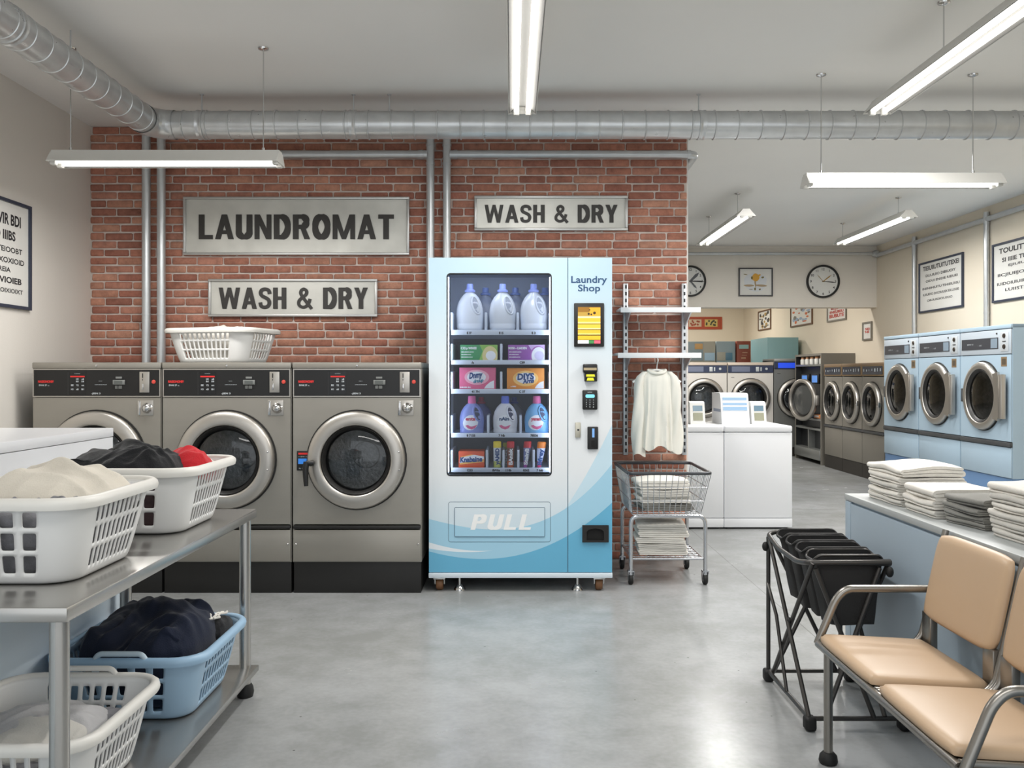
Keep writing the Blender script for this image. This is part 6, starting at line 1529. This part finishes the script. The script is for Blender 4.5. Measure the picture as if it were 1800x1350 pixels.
# ------------------------------------------------------------------ black laundry sorter
def sorter():
    FR = mat('sorter_frame', (74, 72, 70), .35, .6); BAG = mat('sorter_bag', (33, 32, 32), .7, bump=.3, bscale=160, var=.15, vscale=8, bdist=.003)
    x0, x1, y0, y1, zt = 1.05, 1.345, 3.10, 3.60, .59
    t = thing('laundry_sorter', 'black folding frame laundry sorter holding four dark bags, beside the blue counter', 'laundry sorter', ((x0+x1)/2, (y0+y1)/2, 0))
    r = .0085
    def rod(nm, pts, rr=r, par=t, m=FR): return MB().tube(pts, rr, 10).build(nm, m, par, world=True, smooth=60)
    # base
    xb_ = 1.382
    for y in (y0, y1): rod('base_rail', [(x0, y, .04), (xb_, y, .04)])
    for x in (x0, xb_): rod('base_rail', [(x, y0, .04), (x, y1, .04)])
    for x in (x0, xb_):
        for y in (y0, y1): MB().box(x-.02, x+.02, y-.024, y+.024, 0, .05, .012, 3).build('foot', RUBBER, t, world=True)
    # corner posts at the far side, crossing rods on the long sides and ends
    for x in (x0, x1): rod('post', [(x, y1, .04), (x, y1, zt+.0)])
    for x in (x0-.003, x1-.03):
        rod('cross_rod', [(x, y0, .045), (x, y1-.02, zt)]); rod('cross_rod', [(x+.014, y1-.03, .045), (x+.014, y0, zt)])
        if x < 1.2: rod('cross_rod', [(x, y0+.25, .045), (x, y1-.12, .30), (x, y1, .40)], .007)
        MB().sphere((x+.006, (y0+y1)/2-.01, .318), .013, 10, 8).build('pivot', RUBBER, t, world=True)
    rod('cross_rod', [(x0+.02, y0-.004, .57), (x1-.07, y0-.004, .045)]); rod('cross_rod', [(x1-.045, y0+.008, .57), (x0+.06, y0+.008, .045)])
    rod('cross_rod', [(x0+.02, y1, .57), (x1-.02, y1, .045)]); rod('cross_rod', [(x1-.02, y1-.012, .57), (x0+.02, y1-.012, .045)])
    # top hoop
    b = MB(); side = [(x0, y0+.0, zt), (x0-.004, y0+.12, zt-.022), (x0-.004, y1-.14, zt-.018), (x0, y1, zt)]
    hoop = [(x1-.012, y0, zt), (x0, y0, zt)]+side[1:3]+[(x0, y1, zt+.008), (x0+.03, y1+.01, zt+.018), (x1-.05, y1+.01, zt+.018), (x1-.005, y1, zt), (x1-.005, y0+.06, zt-.012)]
    b.tube(arc_pts(hoop, .04, 4), .0095, 10, closed=True); b.build('top_rail', FR, t, world=True, smooth=60)
    for p in ((x0-.012, y1, zt-.04), (x1-.018, y0-.012, zt-.03)): MB().sphere(p, .014, 10, 8, (1, 1, 1.4)).build('knob', RUBBER, t, world=True)
    # four bags
    n = 4; dy = (y1-y0-.03)/n
    for k in range(n):
        ya = y0+.015+k*dy; yb = ya+dy-.012; zl = zt+.022+.004*k; zbm = .365-.0*k; sd = k*7.3
        def bag(u, v, ins=0.0):
            # u round the bag, v from lip to bottom
            a = 2*PI*u; ca, sa = math.cos(a), math.sin(a)
            xa, xb = x0+.022+.055*v, x1-.025-.028*v
            hx, hy = (xb-xa)/2-ins, (yb-ya)/2*(1-.12*v)-ins; cx, cy = (xa+xb)/2, (ya+yb)/2
            x = cx+hx*math.copysign(abs(ca)**.28, ca); y = cy+hy*math.copysign(abs(sa)**.32, sa)
            z = zl+(zbm-zl)*v-.022*(1-min(1, v*6))*max(0, (abs(x-cx)/hx-.8)/.2)**2
            y += .006*nz(x*14, z*9, sd)*min(1, v*5); x += .007*nz(y*12, z*8, sd+4)*min(1, v*5)
            z += .008*nz(x*10, y*10, sd)*max(0, v-.8)*5
            return (x, y, z)
        b = MB(); nn = 64; b.grid(bag, nn, 16, True)
        o = len(b.v); vs = []
        for q in (.85, .5, .12):
            for j in range(nn): p = bag(j/nn, 1); c_ = ((x0+x1)/2-.005, (ya+yb)/2); vs.append((c_[0]+(p[0]-c_[0])*q, c_[1]+(p[1]-c_[1])*q, p[2]-.012*(1-q)))
        b.v += vs
        for l in range(3):
            for j in range(nn):
                j2 = (j+1) % nn; a_ = (o-nn+j, o-nn+j2) if l == 0 else (o+(l-1)*nn+j, o+(l-1)*nn+j2)
                b.f.append([a_[0], a_[1], o+l*nn+j2, o+l*nn+j]); b.mi.append(0)
        b.f.append([o+2*nn+j for j in range(nn)]); b.mi.append(0)
        # inside lining
        b.grid(lambda u, v: bag(u, v*.45, .004), nn, 4, True)
        o = len(b.v); p0 = [bag(j/nn, .45, .004) for j in range(nn)]; b.v += p0; b.f.append([o+j for j in range(nn)]); b.mi.append(0)
        g = b.build('bag', BAG, t, world=True, smooth=70)
        lip = [bag(j/nn, 0) for j in range(nn)]
        MB().tube(lip, .005, 6, closed=True).build('bag_rail', BAG if k else FR, g, world=True, smooth=60)
sorter()

# ------------------------------------------------------------------ two seat waiting bench
def bench():
    TAN = mat('tan_vinyl', (190, 162, 132), .42, bump=.05, bscale=300, var=.02, vscale=3, bdist=.001); FRM = mat('bench_steel', (150, 146, 140), .3, .9)
    t = thing('waiting_bench', 'two seat waiting bench with tan vinyl seats and steel tube arms, lower right', 'bench', (1.15, 2.37, 0))
    def pad(fn, nu=26, nv=26):
        """rounded cushion; fn(u,v,top) -> point, u,v in -1..1 on a rounded outline"""
        b = MB(); o = 0
        for top in (1, 0):
            b.grid(lambda p, q: fn(2*p-1, 2*q-1, top), nu, nv)
        w = nu+1; off = w*(nv+1)
        idx = [i for i in range(w)]+[j*w+nu for j in range(1, nv+1)]+[nv*w+i for i in range(nu-1, -1, -1)]+[j*w for j in range(nv-1, 0, -1)]
        m = len(idx)
        for k in range(m): b.f.append([idx[k], idx[(k+1) % m], off+idx[(k+1) % m], off+idx[k]]); b.mi.append(0)
        return b
    def rnd(u, v, k=.10):
        return u*(1-k*v**6), v*(1-k*u**6)
    seats = ((2.39, 2.815), (1.94, 2.365))
    for ya, yb in seats:
        yc, hy = (ya+yb)/2, (yb-ya)/2
        def seat(u, v, top):
            p, q = rnd(u, v, .05); r = max(abs(u), abs(v))
            x = 1.145+p*.17; y = yc+q*hy*.985; base = .405-.018*(p+1)/2
            e = max(0, 1-r**8)**.5
            return (x, y, base+(.014+.014*e+.004*(1-r*r) if top else -.006*e))
        pad(seat).build('seat', TAN, t, world=True, smooth=70)
        def back(u, v, top):
            p, q = rnd(u, v, .075); r = max(abs(u), abs(v)); e = max(0, 1-r**9)**.5
            z = .618+p*.132; xb = 1.318+(z-.49)*.22
            return (xb-(.006+.013*e if top else -.004-.006*e), yc+q*hy*.985, z)
        pad(back).build('backrest', TAN, t, world=True, smooth=70)
        for y in (ya-.004, yb+.004):
            MB().tube(arc_pts([(.985, y, .395), (1.27, y, .378), (1.312, y, .41), (1.334, y, .50), (1.392, y, .755)], .05, 5), .0105, 10).build('side_tube', FRM, t, world=True, smooth=60)
        MB().box(1.31, 1.335, ya+.004, ya+.06, .38, .50, .004).build('back_bracket', FRM, t, world=True)
        MB().box(1.31, 1.335, yb-.06, yb-.004, .38, .50, .004).build('back_bracket', FRM, t, world=True)
        MB().box(1.0, 1.30, ya+.02, yb-.02, .372, .386, .003).build('seat_pan', FRM, t, world=True)
    MB().tube([(.984, 1.93, .388), (.984, 2.82, .388)], .0125, 12).build('front_beam', FRM, t, world=True, smooth=60)
    MB().tube([(1.27, 1.93, .368), (1.27, 2.82, .368)], .0125, 12).build('rear_beam', FRM, t, world=True, smooth=60)
    for y in (2.835, 1.915):
        MB().tube(arc_pts([(.985, y, .385), (1.045, y, .53), (1.078, y, .562), (1.345, y, .562)], .06, 6), .0125, 12).build('armrest', FRM, t, world=True, smooth=60)
        for x, y in (((1.02, y),) if y > 2 else ((1.02, y), (1.27, y), (1.27, 2.375))):
            l = MB().cyl((x, y, .02), (x, y, .385), .014, 16).build('leg', FRM, t, world=True)
            MB().lathe([(0, .036), (.018, .036), (.027, .026), (.03, .008), (.027, 0), (0, 0)], (x, y, 0), 'z', 20).build('foot', RUBBER, l, world=True)
bench()

# ------------------------------------------------------------------ camera, world, lights
cam = bpy.data.cameras.new('camera'); co = bpy.data.objects.new('camera', cam); C.objects.link(co)
co.location = (0, 0, CAMZ); co.rotation_euler = (PI/2, 0, 0)
cam.sensor_width = 36; cam.lens = F/1800*36; cam.shift_y = -15/1800; cam.clip_start = .05; cam.clip_end = 100
sc = bpy.context.scene; sc.camera = co
w = bpy.data.worlds.new('world'); sc.world = w; w.use_nodes = True
bg = w.node_tree.nodes['Background']; bg.inputs['Color'].default_value = (.93, .97, 1.0, 1); bg.inputs['Strength'].default_value = 1.45
def area(name, loc, sx, sy, power, rot=(0, 0, 0), col=(1, .98, .95)):
    l = bpy.data.lights.new(name, 'AREA'); l.shape = 'RECTANGLE'; l.size = sx; l.size_y = sy; l.energy = power; l.color = col
    o = bpy.data.objects.new(name, l); C.objects.link(o); o.location = loc; o.rotation_euler = rot; return o
# added unseen fill lights without fixtures: far room, back row, middle, front
area('fill_light_far', (3.0, 16.2, 2.9), 1.6, .3, 60, col=(1, .95, .86))
area('fill_light_back', (2.2, 12.2, 2.9), 2.2, .3, 85, col=(1, .96, .9))
area('fill_light_mid', (2.9, 7.0, 2.9), 1.6, .5, 70)
area('fill_light_front', (0, .6, 2.9), 3.0, .6, 40)
sc.view_settings.view_transform = 'Standard'; sc.view_settings.look = 'None'; sc.view_settings.exposure = -.06; sc.view_settings.gamma = 1
sc.cycles.caustics_reflective = False; sc.cycles.caustics_refractive = False; sc.cycles.max_bounces = 10; sc.cycles.diffuse_bounces = 5; sc.cycles.transparent_max_bounces = 16; sc.cycles.sample_clamp_indirect = 6
